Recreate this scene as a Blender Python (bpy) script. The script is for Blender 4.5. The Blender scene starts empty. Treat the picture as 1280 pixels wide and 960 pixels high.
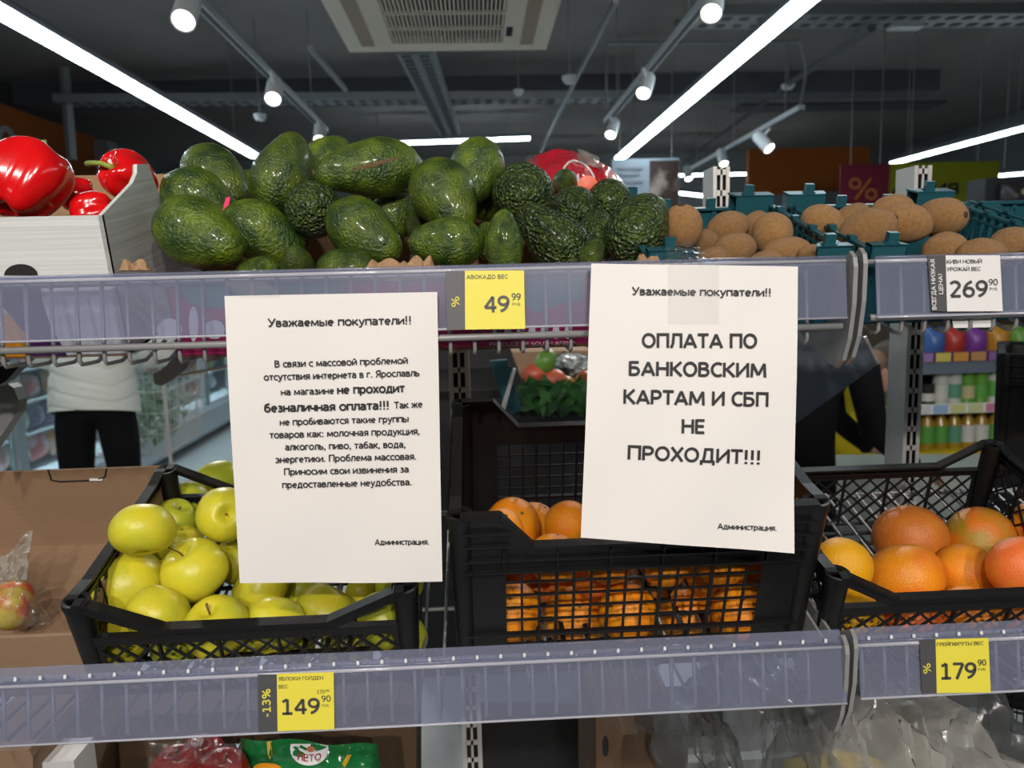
import bpy, math, random
import numpy as np
from mathutils import Vector, Matrix, noise

# ---------------------------------------------------------------- camera
F = 961.0
RAD = math.radians
RM = (Matrix.Rotation(RAD(-2.5), 3, 'Z') @ Matrix.Rotation(RAD(90 - 7.7), 3, 'X') @ Matrix.Rotation(RAD(-1.5), 3, 'Z'))
CAM = Vector((0, 0, 1.4))
S = bpy.context.scene
COL = S.collection
cd = bpy.data.cameras.new('camera'); cam = bpy.data.objects.new('camera', cd); COL.objects.link(cam)
cd.sensor_width = 36; cd.lens = 36 * F / 1280; cd.clip_start = .02; cd.clip_end = 60
cam.matrix_world = Matrix.Translation(CAM) @ RM.to_4x4()
cd.dof.use_dof = True; cd.dof.focus_distance = .82; cd.dof.aperture_fstop = 7.5
S.camera = cam
# ---------------------------------------------------------------- world, exposure
w = bpy.data.worlds.new('world'); S.world = w; w.use_nodes = True
w.node_tree.nodes['Background'].inputs[0].default_value = (.5, .55, .62, 1)
w.node_tree.nodes['Background'].inputs[1].default_value = .25
S.view_settings.view_transform = 'Standard'; S.view_settings.look = 'None'
S.view_settings.gamma = 1; S.view_settings.exposure = .0; S.view_settings.use_curve_mapping = False
LED_STRENGTH = 15.0
LED_COL = (.78, .94, 1.0)
# the shop's own ceiling spotlights above the aisle behind the photographer; the last two are added as fill (x, y, z, aim, watts)
KEY_SPOTS = [((-.55, -1.5, 2.85), (-.2, .95, 1.2), 8.5), ((.75, -1.6, 2.85), (.45, .95, 1.25), 7.5), ((-1.6, -.6, 2.85), (-.5, .95, 1.45), 4.5), ((-.35, -2.6, 2.85), (-.1, .9, 1.1), 17), ((.6, -2.7, 2.85), (.4, .9, 1.1), 16)]

# ---------------------------------------------------------------- helpers
def ray(px, py):
    return RM @ Vector(((px - 640) / F, (480 - py) / F, -1))
def at(px, py, Y):
    d = ray(px, py); return CAM + d * (Y / d.y)
def onplane(px, py, P0, N):
    d = ray(px, py); return CAM + d * ((P0 - CAM).dot(N) / d.dot(N))
def proj(p):
    q = RM.transposed() @ (Vector(p) - CAM)
    return 640 + F * q.x / -q.z, 480 - F * q.y / -q.z, -q.z
V = Vector

class MB:
    def __init__(s): s.v = []; s.f = []
    def add(s, vs, fs):
        n = len(s.v); s.v += [tuple(x) for x in vs]; s.f += [tuple(i + n for i in f) for f in fs]; return s
    def box(s, a, b):
        x0, y0, z0 = a; x1, y1, z1 = b
        return s.add([(x0,y0,z0),(x1,y0,z0),(x1,y1,z0),(x0,y1,z0),(x0,y0,z1),(x1,y0,z1),(x1,y1,z1),(x0,y1,z1)],
                     [(0,3,2,1),(4,5,6,7),(0,1,5,4),(1,2,6,5),(2,3,7,6),(3,0,4,7)])
    def bar(s, p, q, w, t, up=(0, 0, 1)):
        p, q = V(p), V(q); d = (q - p)
        if d.length < 1e-6: return s
        d.normalize(); up = V(up)
        a = d.cross(up)
        if a.length < 1e-4: a = d.cross(V((1, 0, 0)))
        a.normalize(); b = a.cross(d).normalized()
        a = a * t / 2; b = b * w / 2
        return s.add([p-a-b, p+a-b, p+a+b, p-a+b, q-a-b, q+a-b, q+a+b, q-a+b],
                     [(0,3,2,1),(4,5,6,7),(0,1,5,4),(1,2,6,5),(2,3,7,6),(3,0,4,7)])
    def tube(s, pts, r, n=8, cap=True):
        pts = [V(p) for p in pts]; rs = r if isinstance(r, (list, tuple)) else [r] * len(pts)
        vs = []; fs = []; prev = None
        for i, p in enumerate(pts):
            d = (pts[min(i+1, len(pts)-1)] - pts[max(i-1, 0)]).normalized()
            if prev is None:
                a = d.orthogonal().normalized()
            else:
                a = (prev - d * prev.dot(d)).normalized()
            prev = a; b = d.cross(a)
            for k in range(n):
                t = 2 * math.pi * k / n; vs.append(p + (a * math.cos(t) + b * math.sin(t)) * rs[i])
        for i in range(len(pts) - 1):
            for k in range(n):
                fs.append((i*n+k, i*n+(k+1) % n, (i+1)*n+(k+1) % n, (i+1)*n+k))
        if cap:
            fs.append(tuple(range(n-1, -1, -1))); fs.append(tuple((len(pts)-1)*n + k for k in range(n)))
        return s.add(vs, fs)
    def lathe(s, prof, n=24, M=None, sx=1, sy=1):
        vs = []; fs = []
        for (r, z) in prof:
            for k in range(n):
                t = 2 * math.pi * k / n; p = V((r * math.cos(t) * sx, r * math.sin(t) * sy, z)); vs.append(M @ p if M else p)
        for i in range(len(prof) - 1):
            for k in range(n):
                fs.append((i*n+k, i*n+(k+1) % n, (i+1)*n+(k+1) % n, (i+1)*n+k))
        return s.add(vs, fs)
    def grid(s, fn, nu, nv, closed=False):
        vs = [fn(i / nu, j / nv) for j in range(nv + 1) for i in range(nu + 1)]
        fs = [(j*(nu+1)+i, j*(nu+1)+i+1, (j+1)*(nu+1)+i+1, (j+1)*(nu+1)+i) for j in range(nv) for i in range(nu)]
        return s.add(vs, fs)
    def prism(s, poly, d):
        """poly: 3D outline, d: extrusion vector"""
        n = len(poly); d = V(d); vs = [V(p) for p in poly] + [V(p) + d for p in poly]
        return s.add(vs, [tuple(range(n-1, -1, -1)), tuple(range(n, 2*n))] + [(i, (i+1) % n, n+(i+1) % n, n+i) for i in range(n)])
    def build(s, name, m, parent=None, smooth=False, M=None, W=False):
        me = bpy.data.meshes.new(name)
        v = [M @ V(x) for x in s.v] if M else s.v
        me.from_pydata([tuple(x) for x in v], [], s.f); me.validate()
        if m:
            me.materials.append(m)
        if smooth is True:
            me.polygons.foreach_set('use_smooth', [True] * len(me.polygons))
        elif smooth:
            me.polygons.foreach_set('use_smooth', [True] * len(me.polygons))
            try: me.set_sharp_from_angle(angle=RAD(smooth))
            except Exception: pass
        o = bpy.data.objects.new(name, me); COL.objects.link(o)
        if parent:
            o.parent = parent
            if W: o.matrix_parent_inverse = full(parent).inverted()
        return o

def full(o):
    return (full(o.parent) @ o.matrix_parent_inverse if o.parent else Matrix.Identity(4)) @ o.matrix_basis

def tag(o, label, cat, group=None, kind=None):
    o['label'] = label; o['category'] = cat
    if group: o['group'] = group
    if kind: o['kind'] = kind
    return o
def thing(name, loc, label, cat, group=None, rot=(0, 0, 0)):
    o = bpy.data.objects.new(name, None); COL.objects.link(o); o.location = loc; o.rotation_euler = rot; o.empty_display_size = .02
    return tag(o, label, cat, group)
def struct(o, label=None):
    o['kind'] = 'structure'
    if label: o['label'] = label
    return o
def place(o, M):
    o.matrix_world = M
    return o
def dup(root, label, loc=None, M=None, sc=None, mat_=None):
    r = root.copy(); COL.objects.link(r); r['label'] = label
    if M is not None: r.matrix_world = M
    if loc is not None: r.location = loc
    if sc is not None: r.scale = sc
    for ch in root.children:
        c = ch.copy(); COL.objects.link(c); c.parent = r
        for g in ch.children:
            d = g.copy(); COL.objects.link(d); d.parent = c
    return r

# ---------------------------------------------------------------- materials
def mat(name, c, r=.5, c2=None, sc=8., lo=.35, hi=.65, bump=0, bsc=40., metal=0, coat=0, sss=0, spec=.5, var=0, alpha=1, emit=0, sheen=0, btype='noise', stretch=None, detail=3):
    m = bpy.data.materials.new(name); m.use_nodes = True; nt = m.node_tree; N = nt.nodes; L = nt.links
    b = N['Principled BSDF']
    b.inputs['Roughness'].default_value = r; b.inputs['Metallic'].default_value = metal
    b.inputs['Specular IOR Level'].default_value = spec
    b.inputs['Coat Weight'].default_value = coat; b.inputs['Coat Roughness'].default_value = .12
    if sheen: b.inputs['Sheen Weight'].default_value = sheen
    if sss:
        b.inputs['Subsurface Weight'].default_value = sss; b.inputs['Subsurface Radius'].default_value = (.01, .005, .002); b.inputs['Subsurface Scale'].default_value = .5
    b.inputs['Base Color'].default_value = (*c, 1)
    if alpha < 1: b.inputs['Alpha'].default_value = alpha
    if emit:
        b.inputs['Emission Color'].default_value = (*c, 1); b.inputs['Emission Strength'].default_value = emit
    tc = N.new('ShaderNodeTexCoord'); mp = N.new('ShaderNodeMapping'); L.new(tc.outputs['Object'], mp.inputs['Vector'])
    if stretch: mp.inputs['Scale'].default_value = stretch
    out = None
    oi = None
    if var or c2:
        oi = N.new('ShaderNodeObjectInfo'); va = N.new('ShaderNodeVectorMath'); va.operation = 'ADD'
        sclr = N.new('ShaderNodeVectorMath'); sclr.operation = 'SCALE'; sclr.inputs['Scale'].default_value = 37.
        cmb = N.new('ShaderNodeCombineXYZ'); L.new(oi.outputs['Random'], cmb.inputs[0]); L.new(oi.outputs['Random'], cmb.inputs[1])
        L.new(cmb.outputs[0], sclr.inputs[0]); L.new(mp.outputs[0], va.inputs[0]); L.new(sclr.outputs[0], va.inputs[1]); vec = va.outputs[0]
    else: vec = mp.outputs[0]
    if c2:
        n = N.new('ShaderNodeTexNoise'); n.inputs['Scale'].default_value = sc; n.inputs['Detail'].default_value = detail; L.new(vec, n.inputs['Vector'])
        rp = N.new('ShaderNodeValToRGB'); rp.color_ramp.elements[0].position = lo; rp.color_ramp.elements[1].position = hi
        rp.color_ramp.elements[0].color = (*c, 1); rp.color_ramp.elements[1].color = (*c2, 1)
        L.new(n.outputs['Fac'], rp.inputs['Fac']); out = rp.outputs['Color']
    if var:
        hs = N.new('ShaderNodeHueSaturation'); mr = N.new('ShaderNodeMapRange')
        mr.inputs['To Min'].default_value = 1 - var; mr.inputs['To Max'].default_value = 1 + var
        L.new(oi.outputs['Random'], mr.inputs['Value']); L.new(mr.outputs[0], hs.inputs['Value'])
        if out: L.new(out, hs.inputs['Color'])
        else: hs.inputs['Color'].default_value = (*c, 1)
        out = hs.outputs['Color']
    if out: L.new(out, b.inputs['Base Color'])
    if bump:
        if btype == 'voronoi':
            n2 = N.new('ShaderNodeTexVoronoi'); n2.feature = 'SMOOTH_F1'; n2.inputs['Scale'].default_value = bsc; o2 = n2.outputs['Distance']
        else:
            n2 = N.new('ShaderNodeTexNoise'); n2.inputs['Scale'].default_value = bsc; n2.inputs['Detail'].default_value = 3; o2 = n2.outputs['Fac']
        L.new(vec, n2.inputs['Vector'])
        bp = N.new('ShaderNodeBump'); bp.inputs['Strength'].default_value = min(1, bump); bp.inputs['Distance'].default_value = .004 * max(1, bump)
        L.new(o2, bp.inputs['Height']); L.new(bp.outputs[0], b.inputs['Normal'])
    return m

def plastic_film(name, tint, fac, col, rough=.15, spec_bump=0, bsc=30):
    spec_bump *= .35
    """clear plastic: mostly see-through, part glossy/milky"""
    m = bpy.data.materials.new(name); m.use_nodes = True; nt = m.node_tree; N = nt.nodes; L = nt.links
    b = N['Principled BSDF']; b.inputs['Base Color'].default_value = (*col, 1); b.inputs['Roughness'].default_value = rough
    tr = N.new('ShaderNodeBsdfTransparent'); tr.inputs[0].default_value = (*tint, 1)
    mx = N.new('ShaderNodeMixShader'); mx.inputs[0].default_value = fac
    L.new(tr.outputs[0], mx.inputs[1]); L.new(b.outputs[0], mx.inputs[2])
    gl = N.new('ShaderNodeBsdfGlossy'); gl.inputs['Roughness'].default_value = rough * .6
    ge = N.new('ShaderNodeNewGeometry'); dt = N.new('ShaderNodeVectorMath'); dt.operation = 'DOT_PRODUCT'; L.new(ge.outputs['Incoming'], dt.inputs[0]); L.new(ge.outputs['Normal'], dt.inputs[1])
    ab = N.new('ShaderNodeMath'); ab.operation = 'ABSOLUTE'; L.new(dt.outputs['Value'], ab.inputs[0])
    om = N.new('ShaderNodeMath'); om.operation = 'SUBTRACT'; om.inputs[0].default_value = 1; L.new(ab.outputs[0], om.inputs[1])
    pw = N.new('ShaderNodeMath'); pw.operation = 'POWER'; pw.inputs[1].default_value = 4; L.new(om.outputs[0], pw.inputs[0])
    fr = N.new('ShaderNodeMath'); fr.operation = 'MULTIPLY_ADD'; fr.inputs[1].default_value = .8; fr.inputs[2].default_value = .05; L.new(pw.outputs[0], fr.inputs[0])
    fm = N.new('ShaderNodeMath'); fm.operation = 'MULTIPLY'; fm.inputs[1].default_value = .9 if spec_bump else 1.; L.new(fr.outputs[0], fm.inputs[0])
    m2 = N.new('ShaderNodeMixShader'); L.new(fm.outputs[0], m2.inputs[0]); L.new(mx.outputs[0], m2.inputs[1]); L.new(gl.outputs[0], m2.inputs[2])
    L.new(m2.outputs[0], N['Material Output'].inputs[0])
    if spec_bump:
        tc = N.new('ShaderNodeTexCoord'); n = N.new('ShaderNodeTexNoise'); n.inputs['Scale'].default_value = bsc; n.inputs['Detail'].default_value = 4
        L.new(tc.outputs['Object'], n.inputs['Vector']); bp = N.new('ShaderNodeBump'); bp.inputs['Strength'].default_value = spec_bump; bp.inputs['Distance'].default_value = .01
        L.new(n.outputs['Fac'], bp.inputs['Height']); L.new(bp.outputs[0], b.inputs['Normal']); L.new(bp.outputs[0], gl.inputs['Normal'])
    return m

def emission(name, c, s):
    m = bpy.data.materials.new(name); m.use_nodes = True; N = m.node_tree.nodes; b = N['Principled BSDF']
    b.inputs['Base Color'].default_value = (.8, .8, .8, 1); b.inputs['Emission Color'].default_value = (*c, 1); b.inputs['Emission Strength'].default_value = s
    return m

M_AVO = mat('avocado_skin', (.016, .046, .004), .3, (.115, .175, .006), 1.6, .36, .72, bump=.9, bsc=11, coat=.22, spec=.6, var=.2)
M_AVO2 = mat('avocado_warty_skin', (.017, .034, .008), .40, (.055, .09, .014), 3.5, .4, .7, bump=1.6, bsc=10, btype='voronoi', coat=.1, spec=.5, var=.15)
M_SCAR = mat('stem_scar_brown', (.13, .07, .03), .8, bump=.5, bsc=200)
M_APL = mat('golden_apple_skin', (.62, .54, .028), .36, (.52, .52, .035), 1.3, .35, .7, bump=.15, bsc=5, sss=.08, spec=.4, var=.12)
M_APLG = mat('green_golden_apple_skin', (.36, .42, .03), .36, (.50, .50, .03), 1.3, .35, .65, bump=.15, bsc=5, sss=.08, spec=.4, var=.1)
M_STEM = mat('fruit_stem', (.16, .09, .03), .7)
M_ORG = mat('orange_peel', (.85, .25, .006), .38, (.84, .33, .010), 1.2, .4, .7, bump=.35, bsc=22, sss=.08, spec=.45, var=.08)
M_GR = {'o': mat('grapefruit_peel', (.84, .30, .012), .38, (.75, .13, .02), 1.2, .45, .8, bump=.35, bsc=20, sss=.08),
        'y': mat('yellow_grapefruit_peel', (.85, .42, .008), .38, (.86, .30, .01), 1.2, .5, .9, bump=.4, bsc=20, sss=.08),
        'b': mat('brownish_grapefruit_peel', (.50, .13, .015), .42, (.60, .20, .02), 1.5, .3, .7, bump=.35, bsc=20, sss=.05),
        'g': mat('olive_blushed_grapefruit_peel', (.62, .17, .012), .38, (.36, .22, .012), 1.1, .42, .6, bump=.35, bsc=20, sss=.05),
        'r': mat('red_blushed_grapefruit_peel', (.86, .17, .03), .38, (.80, .26, .02), 1.3, .4, .7, bump=.35, bsc=20, sss=.08)}
M_KIWI = mat('kiwi_skin', (.30, .14, .038), .75, (.42, .22, .065), 6, .3, .7, bump=.9, bsc=26, sheen=.12, var=.15, detail=6)
M_KEND = mat('kiwi_stem_end', (.05, .03, .015), .9)
M_PEP = mat('red_pepper_skin', (.72, .006, .008), .16, (.58, .004, .006), 1.2, coat=.3, sss=.05, spec=.6)
M_PSTEM = mat('pepper_stem_green', (.14, .26, .03), .5, (.3, .36, .05), 30)
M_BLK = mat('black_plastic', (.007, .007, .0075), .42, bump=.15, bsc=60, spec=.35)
M_TEAL = mat('teal_plastic', (.012, .075, .095), .35, spec=.5)
M_GREY = mat('grey_painted_steel', (.30, .30, .30), .42, metal=.3, bump=.1, bsc=30)
M_POST = mat('galvanised_steel', (.62, .60, .57), .42, (.54, .52, .50), 12, metal=.35, bump=.1, bsc=20)
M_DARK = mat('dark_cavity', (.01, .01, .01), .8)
M_CARD = mat('brown_cardboard', (.27, .17, .10), .8, (.255, .16, .094), 8, bump=.1, bsc=80, stretch=(1, 1, 3))
M_CARDSHADE = mat('shade_darkened_cardboard', (.11, .065, .035), .85)  # brown cardboard darkened to paint in the shade under the lower rail
M_CARDIN = mat('kraft_cardboard_inside', (.36, .22, .12), .8, (.34, .21, .115), 8, bump=.1, bsc=60, stretch=(1, 1, 3))
M_WCARD = mat('white_cardboard', (.62, .64, .62), .6, (.59, .61, .60), 10, bump=.35, bsc=9, stretch=(.2, .2, 14))
M_MAG = mat('magenta_cardboard', (.36, .008, .09), .55, bump=.15, bsc=60)
M_PURP = mat('purple_print', (.07, .015, .09), .5)
M_ORGP = mat('orange_print', (.75, .30, .01), .5)
M_TEALP = mat('teal_print', (.05, .20, .17), .5)
M_WHT = mat('white_print', (.75, .75, .75), .5)
M_PAPER = mat('white_office_paper', (.80, .765, .735), .75, (.775, .75, .73), 7, .3, .7, bump=.15, bsc=12)
M_INK = mat('black_ink', (.02, .02, .022), .6)
M_TAGY = mat('yellow_tag_paper', (.75, .66, .06), .5)
M_TAGW = mat('white_tag_paper', (.72, .71, .70), .5)
M_TAGD = mat('dark_grey_tag_print', (.065, .065, .07), .5)
M_TAGI = mat('tag_dark_lettering', (.05, .05, .05), .5)
M_RAIL = plastic_film('clear_price_rail_plastic', (.82, .83, .92), .20, (.42, .46, .60), .2)
M_RAILE = plastic_film('price_rail_bright_edge', (.9, .9, .95), .62, (.62, .63, .70), .15)
M_FILM = plastic_film('crumpled_clear_film', (.96, .96, .96), .05, (.8, .8, .8), .1, .5, 40)
M_MILK = plastic_film('milky_plastic_bag', (.85, .86, .86), .42, (.52, .52, .48), .25, .8, 35)
M_GREYF = plastic_film('grey_plastic_bag', (.7, .72, .72), .42, (.16, .17, .165), .3, .8, 25)
M_TAPE = plastic_film('clear_tape', (.985, .985, .985), .05, (.9, .9, .9), .12, .4, 40)
M_WLAMP = mat('white_lamp_housing', (.62, .64, .66), .4)
M_LED = emission('led_diffuser', LED_COL, LED_STRENGTH)
M_LENS = emission('spot_lens', (1, .93, .80), 9)
M_CEIL = mat('ceiling_dark_grey', (.215, .19, .18), .9, (.19, .17, .16), 3, bump=.1, bsc=8)
M_CEILB = mat('ceiling_beam_dark', (.10, .10, .115), .8)
M_TRAY = mat('galvanised_cable_tray', (.30, .31, .31), .5, metal=.4)
M_WALL = mat('wall_grey', (.20, .21, .22), .8)
M_ORW = mat('orange_wall_panel', (.46, .11, .009), .7)
M_FLOOR = mat('floor_tile_grey', (.50, .52, .53), .35, (.45, .47, .48), 6)

# ---------------------------------------------------------------- text
# ---------------------------------------------------------------- lettering: a stroke alphabet (cap height 10)
def _A(cx, cy, rx, ry, a0, a1, n=10):
    return [(cx + rx * math.cos(RAD(a0 + (a1 - a0) * k / n)), cy + ry * math.sin(RAD(a0 + (a1 - a0) * k / n))) for k in range(n + 1)]
_v = [(.9, 0), (.9, 10)]
GL = {
 'А': (7.6, [[(.6, 0), (3.8, 9.6), (7, 0)], [(1.9, 3), (5.7, 3)]]),
 'Б': (6.5, [_v, [(.9, 9.3), (5.5, 9.3)], [(.9, 5.7)] + _A(3.4, 3.2, 2.1, 2.5, 90, -90) + [(.9, .7)]]),
 'В': (6.5, [_v, [(.9, 9.3)] + _A(3.2, 7.4, 1.8, 1.9, 90, -90) + [(.9, 5.5)], [(.9, 5.4)] + _A(3.4, 3.05, 2.1, 2.35, 90, -90) + [(.9, .7)]]),
 'Г': (5.3, [_v, [(.9, 9.3), (5.1, 9.3)]]),
 'Д': (7.9, [[(1.7, .7), (2.3, 4), (2.8, 9.3), (6.1, 9.3), (6.1, .7)], [(.2, .7), (7.6, .7)], [(.8, .7), (.8, -1.9)], [(7., .7), (7., -1.9)]]),
 'Е': (5.8, [_v, [(.9, 9.3), (5.3, 9.3)], [(.9, 5.2), (4.9, 5.2)], [(.9, .7), (5.3, .7)]]),
 'Ж': (9.6, [[(4.8, 0), (4.8, 10)], [(.5, 10), (3.3, 5.2), (.3, 0)], [(9.1, 10), (6.3, 5.2), (9.3, 0)], [(3.3, 5.2), (6.3, 5.2)]]),
 'З': (5.8, [_A(2.6, 7.4, 2, 1.9, 140, -90) + [(1.7, 5.5)], [(1.7, 5.4)] + _A(2.6, 3.05, 2.3, 2.35, 90, -140)]),
 'И': (7.3, [_v, [(6.4, 0), (6.4, 10)], [(.9, 1), (6.4, 9)]]),
 'К': (6.8, [_v, [(6.1, 10), (2.3, 5.3), (6.4, 0)], [(.9, 5.3), (2.3, 5.3)]]),
 'Л': (7., [[(.2, .7), (1.1, .9), (1.7, 3), (2.1, 9.3), (6.1, 9.3), (6.1, 0)]]),
 'М': (9., [[(.9, 0), (1.3, 9.6), (4.5, 1.6), (7.7, 9.6), (8.1, 0)]]),
 'Н': (7.2, [_v, [(6.3, 0), (6.3, 10)], [(.9, 5.2), (6.3, 5.2)]]),
 'О': (7.8, [_A(3.9, 5, 3.1, 4.4, 0, 360, 26)]),
 'П': (7.2, [[(.9, 0), (.9, 9.3), (6.3, 9.3), (6.3, 0)]]),
 'Р': (6.3, [_v, [(.9, 9.3)] + _A(3.2, 6.8, 2.2, 2.5, 90, -90) + [(.9, 4.3)]]),
 'С': (6.2, [_A(4, 5, 3.2, 4.4, 52, 308, 18)]),
 'Т': (6.2, [[(3.1, 0), (3.1, 10)], [(.1, 9.3), (6.1, 9.3)]]),
 'У': (6.7, [[(.4, 10), (3.4, 3.6)], [(6.3, 10), (3.2, 2.4), (2.2, .8), (.6, .7)]]),
 'Ф': (8.6, [[(4.3, -.6), (4.3, 10.6)], _A(4.3, 5, 3.5, 3.4, 0, 360, 24)]),
 'Х': (6.6, [[(.5, 10), (6.1, 0)], [(6.1, 10), (.5, 0)]]),
 'Ц': (7.7, [[(.9, 10), (.9, .7), (7.2, .7), (7.2, -1.9)], [(6.2, 10), (6.2, .7)]]),
 'Ч': (6.4, [[(.8, 10), (.8, 6.6), (1.4, 4.8), (3, 4.2), (5.6, 4.6)], [(5.6, 0), (5.6, 10)]]),
 'Ь': (6.3, [_v, [(.9, 5.7)] + _A(3.3, 3.2, 2.1, 2.5, 90, -90) + [(.9, .7)]]),
 'Ы': (8.6, [_v, [(.9, 5.7)] + _A(3.2, 3.2, 2, 2.5, 90, -90) + [(.9, .7)], [(7.7, 0), (7.7, 10)]]),
 'Э': (6.1, [_A(2.1, 5, 3.2, 4.4, 132, -132, 18), [(2, 5.1), (5.2, 5.1)]]),
 'Ю': (9.8, [_v, [(.9, 5.1), (3.2, 5.1)], _A(6.1, 5, 2.8, 4.4, 0, 360, 24)]),
 'Я': (6.5, [[(5.6, 0), (5.6, 10)], [(5.6, 9.3)] + _A(3.2, 6.9, 2.2, 2.4, 90, 270) + [(5.6, 4.5)], [(3.6, 4.5), (.7, 0)]]),
 'D': (7.3, [_v, [(.9, 9.3)] + _A(3, 5, 3.5, 4.3, 90, -90, 14) + [(.9, .7)]]),
 'R': (6.6, [_v, [(.9, 9.3)] + _A(3.2, 6.9, 2.1, 2.4, 90, -90) + [(.9, 4.5)], [(3.2, 4.5), (6, 0)]]),
 'U': (7.1, [[(.9, 10), (.9, 3.6)] + _A(3.55, 3.6, 2.65, 2.9, 180, 360) + [(6.2, 10)]]),
 'F': (5.4, [_v, [(.9, 9.3), (5.1, 9.3)], [(.9, 5), (4.7, 5)]]),
 'I': (1.9, [_v]),
 'S': (5.8, [_A(3, 7.3, 2, 2, 50, 250) + _A(2.9, 2.9, 2.2, 2.25, 70, -140)]),
 'а': (5.4, [_A(2.4, 5., 2, 1.6, 150, 0, 7) + [(4.5, 4), (4.5, 0)], [(4.5, 3.9), (2.6, 3.8)] + _A(2.4, 2.2, 1.7, 1.6, 95, 290, 9) + [(4.5, 1.9)]]),
 'б': (5.8, [_A(2.95, 3.2, 2.1, 2.6, 0, 360, 20), [(.85, 3.2), (.9, 6.2), (1.8, 8.4), (4.8, 9.6)]]),
 'е': (5.6, [[(.8, 3.6), (4.8, 3.6)] + _A(2.85, 3.5, 2.05, 2.9, 2, 310, 18)]),
 'р': (5.8, [[(.8, -2.6), (.8, 7)], [(.8, 5)] + _A(2.95, 3.5, 2.05, 2.9, 140, -140, 18) + [(.8, 2)]]),
 'у': (5.4, [[(.5, 7.1), (2.8, .6)], [(5, 7.1), (2.6, .2), (1.8, -1.9), (.3, -2.3)]]),
 '0': (6.3, [_A(3.15, 5, 2.4, 4.35, 0, 360, 24)]),
 '1': (6.3, [[(1.1, 7.9), (3.5, 9.5), (3.5, 0)], [(1, .65), (5.9, .65)]]),
 '2': (6.3, [_A(2.9, 7.1, 2.2, 2.2, 155, -25, 12) + [(1., .7), (5.7, .7)]]),
 '3': (6.3, [_A(2.7, 7.4, 2, 1.9, 145, -90) + [(1.8, 5.5)], [(1.8, 5.4)] + _A(2.7, 3.05, 2.4, 2.35, 90, -145)]),
 '4': (6.6, [[(4.7, 0), (4.7, 9.5), (.7, 2.9), (6.4, 2.9)]]),
 '6': (6.3, [_A(3.25, 3.1, 2.3, 2.45, 0, 360, 20), _A(5.4, 3.4, 4.45, 5.9, 180, 98, 9)]),
 '7': (6.2, [[(.5, 9.3), (5.6, 9.3), (2.3, 0)]]),
 '9': (6.3, [_A(3.05, 6.9, 2.3, 2.45, 0, 360, 20), _A(.9, 6.6, 4.45, 5.9, 0, -82, 9)]),
 '%': (9.2, [_A(2.2, 7.4, 1.5, 2, 0, 360, 16), _A(7, 2.6, 1.5, 2, 0, 360, 16), [(7, 9.8), (2.2, .2)]]),
 '!': (2.9, [[(1.4, 3), (1.4, 10)], [(1.4, 0), (1.4, 1.5)]]), '.': (2.5, [[(1.2, 0), (1.2, 1.5)]]), ',': (2.5, [[(1.4, 1.4), (.8, -1.6)]]),
 ':': (2.7, [[(1.3, 0), (1.3, 1.5)], [(1.3, 5.2), (1.3, 6.7)]]), '-': (3.6, [[(.4, 3.9), (3.2, 3.9)]]), ' ': (3.0, [])}
GL['Й'] = (7.3, GL['И'][1] + [_A(3.65, 12.6, 1.5, 1.2, 190, 350, 7)])
for a_, b_ in zip('ACEHOPT', 'АСЕНОРТ'): GL[a_] = GL[b_]
for c_ in 'вгджзийклмнопстхцчьыэюя':
    W_, st_ = GL[c_.upper()]; GL[c_] = (W_ * .80, [[(x * .80, y * .71 if c_ != 'й' or y < 10.2 else y * .71 + .4) for x, y in s] for s in st_])
def text_mesh(s, wt=1.5, ax=None, L=None, cap=None):
    V_ = []; F_ = []; x0 = 0; h = wt / 2
    if L: ax = (L / cap * 10) / (sum(GL[c][0] + .25 for c in s) - .9)
    ax = ax or 1.
    for ch in s:
        W_, st = GL[ch]
        runs = []
        for pl in st:
            pl = [(x * ax, y) for x, y in pl]; cur = [pl[0]]
            for i in range(1, len(pl)):
                cur.append(pl[i])
                if i < len(pl) - 1 and (V(pl[i]) - V(pl[i - 1])).normalized().dot((V(pl[i + 1]) - V(pl[i])).normalized()) < -.1:
                    runs.append(cur); cur = [pl[i]]
            runs.append(cur)
        for pl in runs:
            closed = len(pl) > 12 and abs(pl[0][0] - pl[-1][0]) < .01 and abs(pl[0][1] - pl[-1][1]) < .01
            n = len(pl); L_ = []
            for i in range(n):
                p = V(pl[i]); dirs = []
                if i > 0 or closed: dirs.append((p - V(pl[i - 1 if i else n - 2])).normalized())
                if i < n - 1 or closed: dirs.append((V(pl[i + 1 if i < n - 1 else 1]) - p).normalized())
                t_ = sum(dirs, V((0, 0))).normalized(); k = 1 / max(.62, t_.dot(dirs[0])); nn = V((-t_.y, t_.x)) * h * k
                L_.append((p + nn, p - nn))
            for a, b in L_:
                V_.append(V((a.x + x0, a.y, 0))); V_.append(V((b.x + x0, b.y, 0)))
            o = len(V_) - 2 * n
            for i in range(n - 1): F_.append((o + 2 * i, o + 2 * i + 1, o + 2 * i + 3, o + 2 * i + 2))
        x0 += (W_ + .25) * ax
    return V_, F_
CAP = 10.
def lettering(s, x0, y0, x1, y1, cap, surf, m, parent, bold=1.3, name='lettering', rot=False, loose=0.):
    """set a line of text from pixel (x0,y0) to (x1,y1) on a surface surf(px,py)->3D point"""
    vs, fs = text_mesh(s, bold, L=math.hypot(x1 - x0, y1 - y0), cap=cap)
    xa = min(v.x for v in vs); xb = max(v.x for v in vs); W = xb - xa
    d = V((x1 - x0, y1 - y0)); L = d.length; d = d / L; up = V((d.y, -d.x))
    out = []
    for v in vs:
        p = V((x0, y0)) + d * ((v.x - xa) / W * L) + up * (v.y / CAP * cap)
        out.append(surf(p.x, p.y))
    mb = MB(); mb.add(out, fs)
    return mb.build(name, m, parent, W=True)
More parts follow.
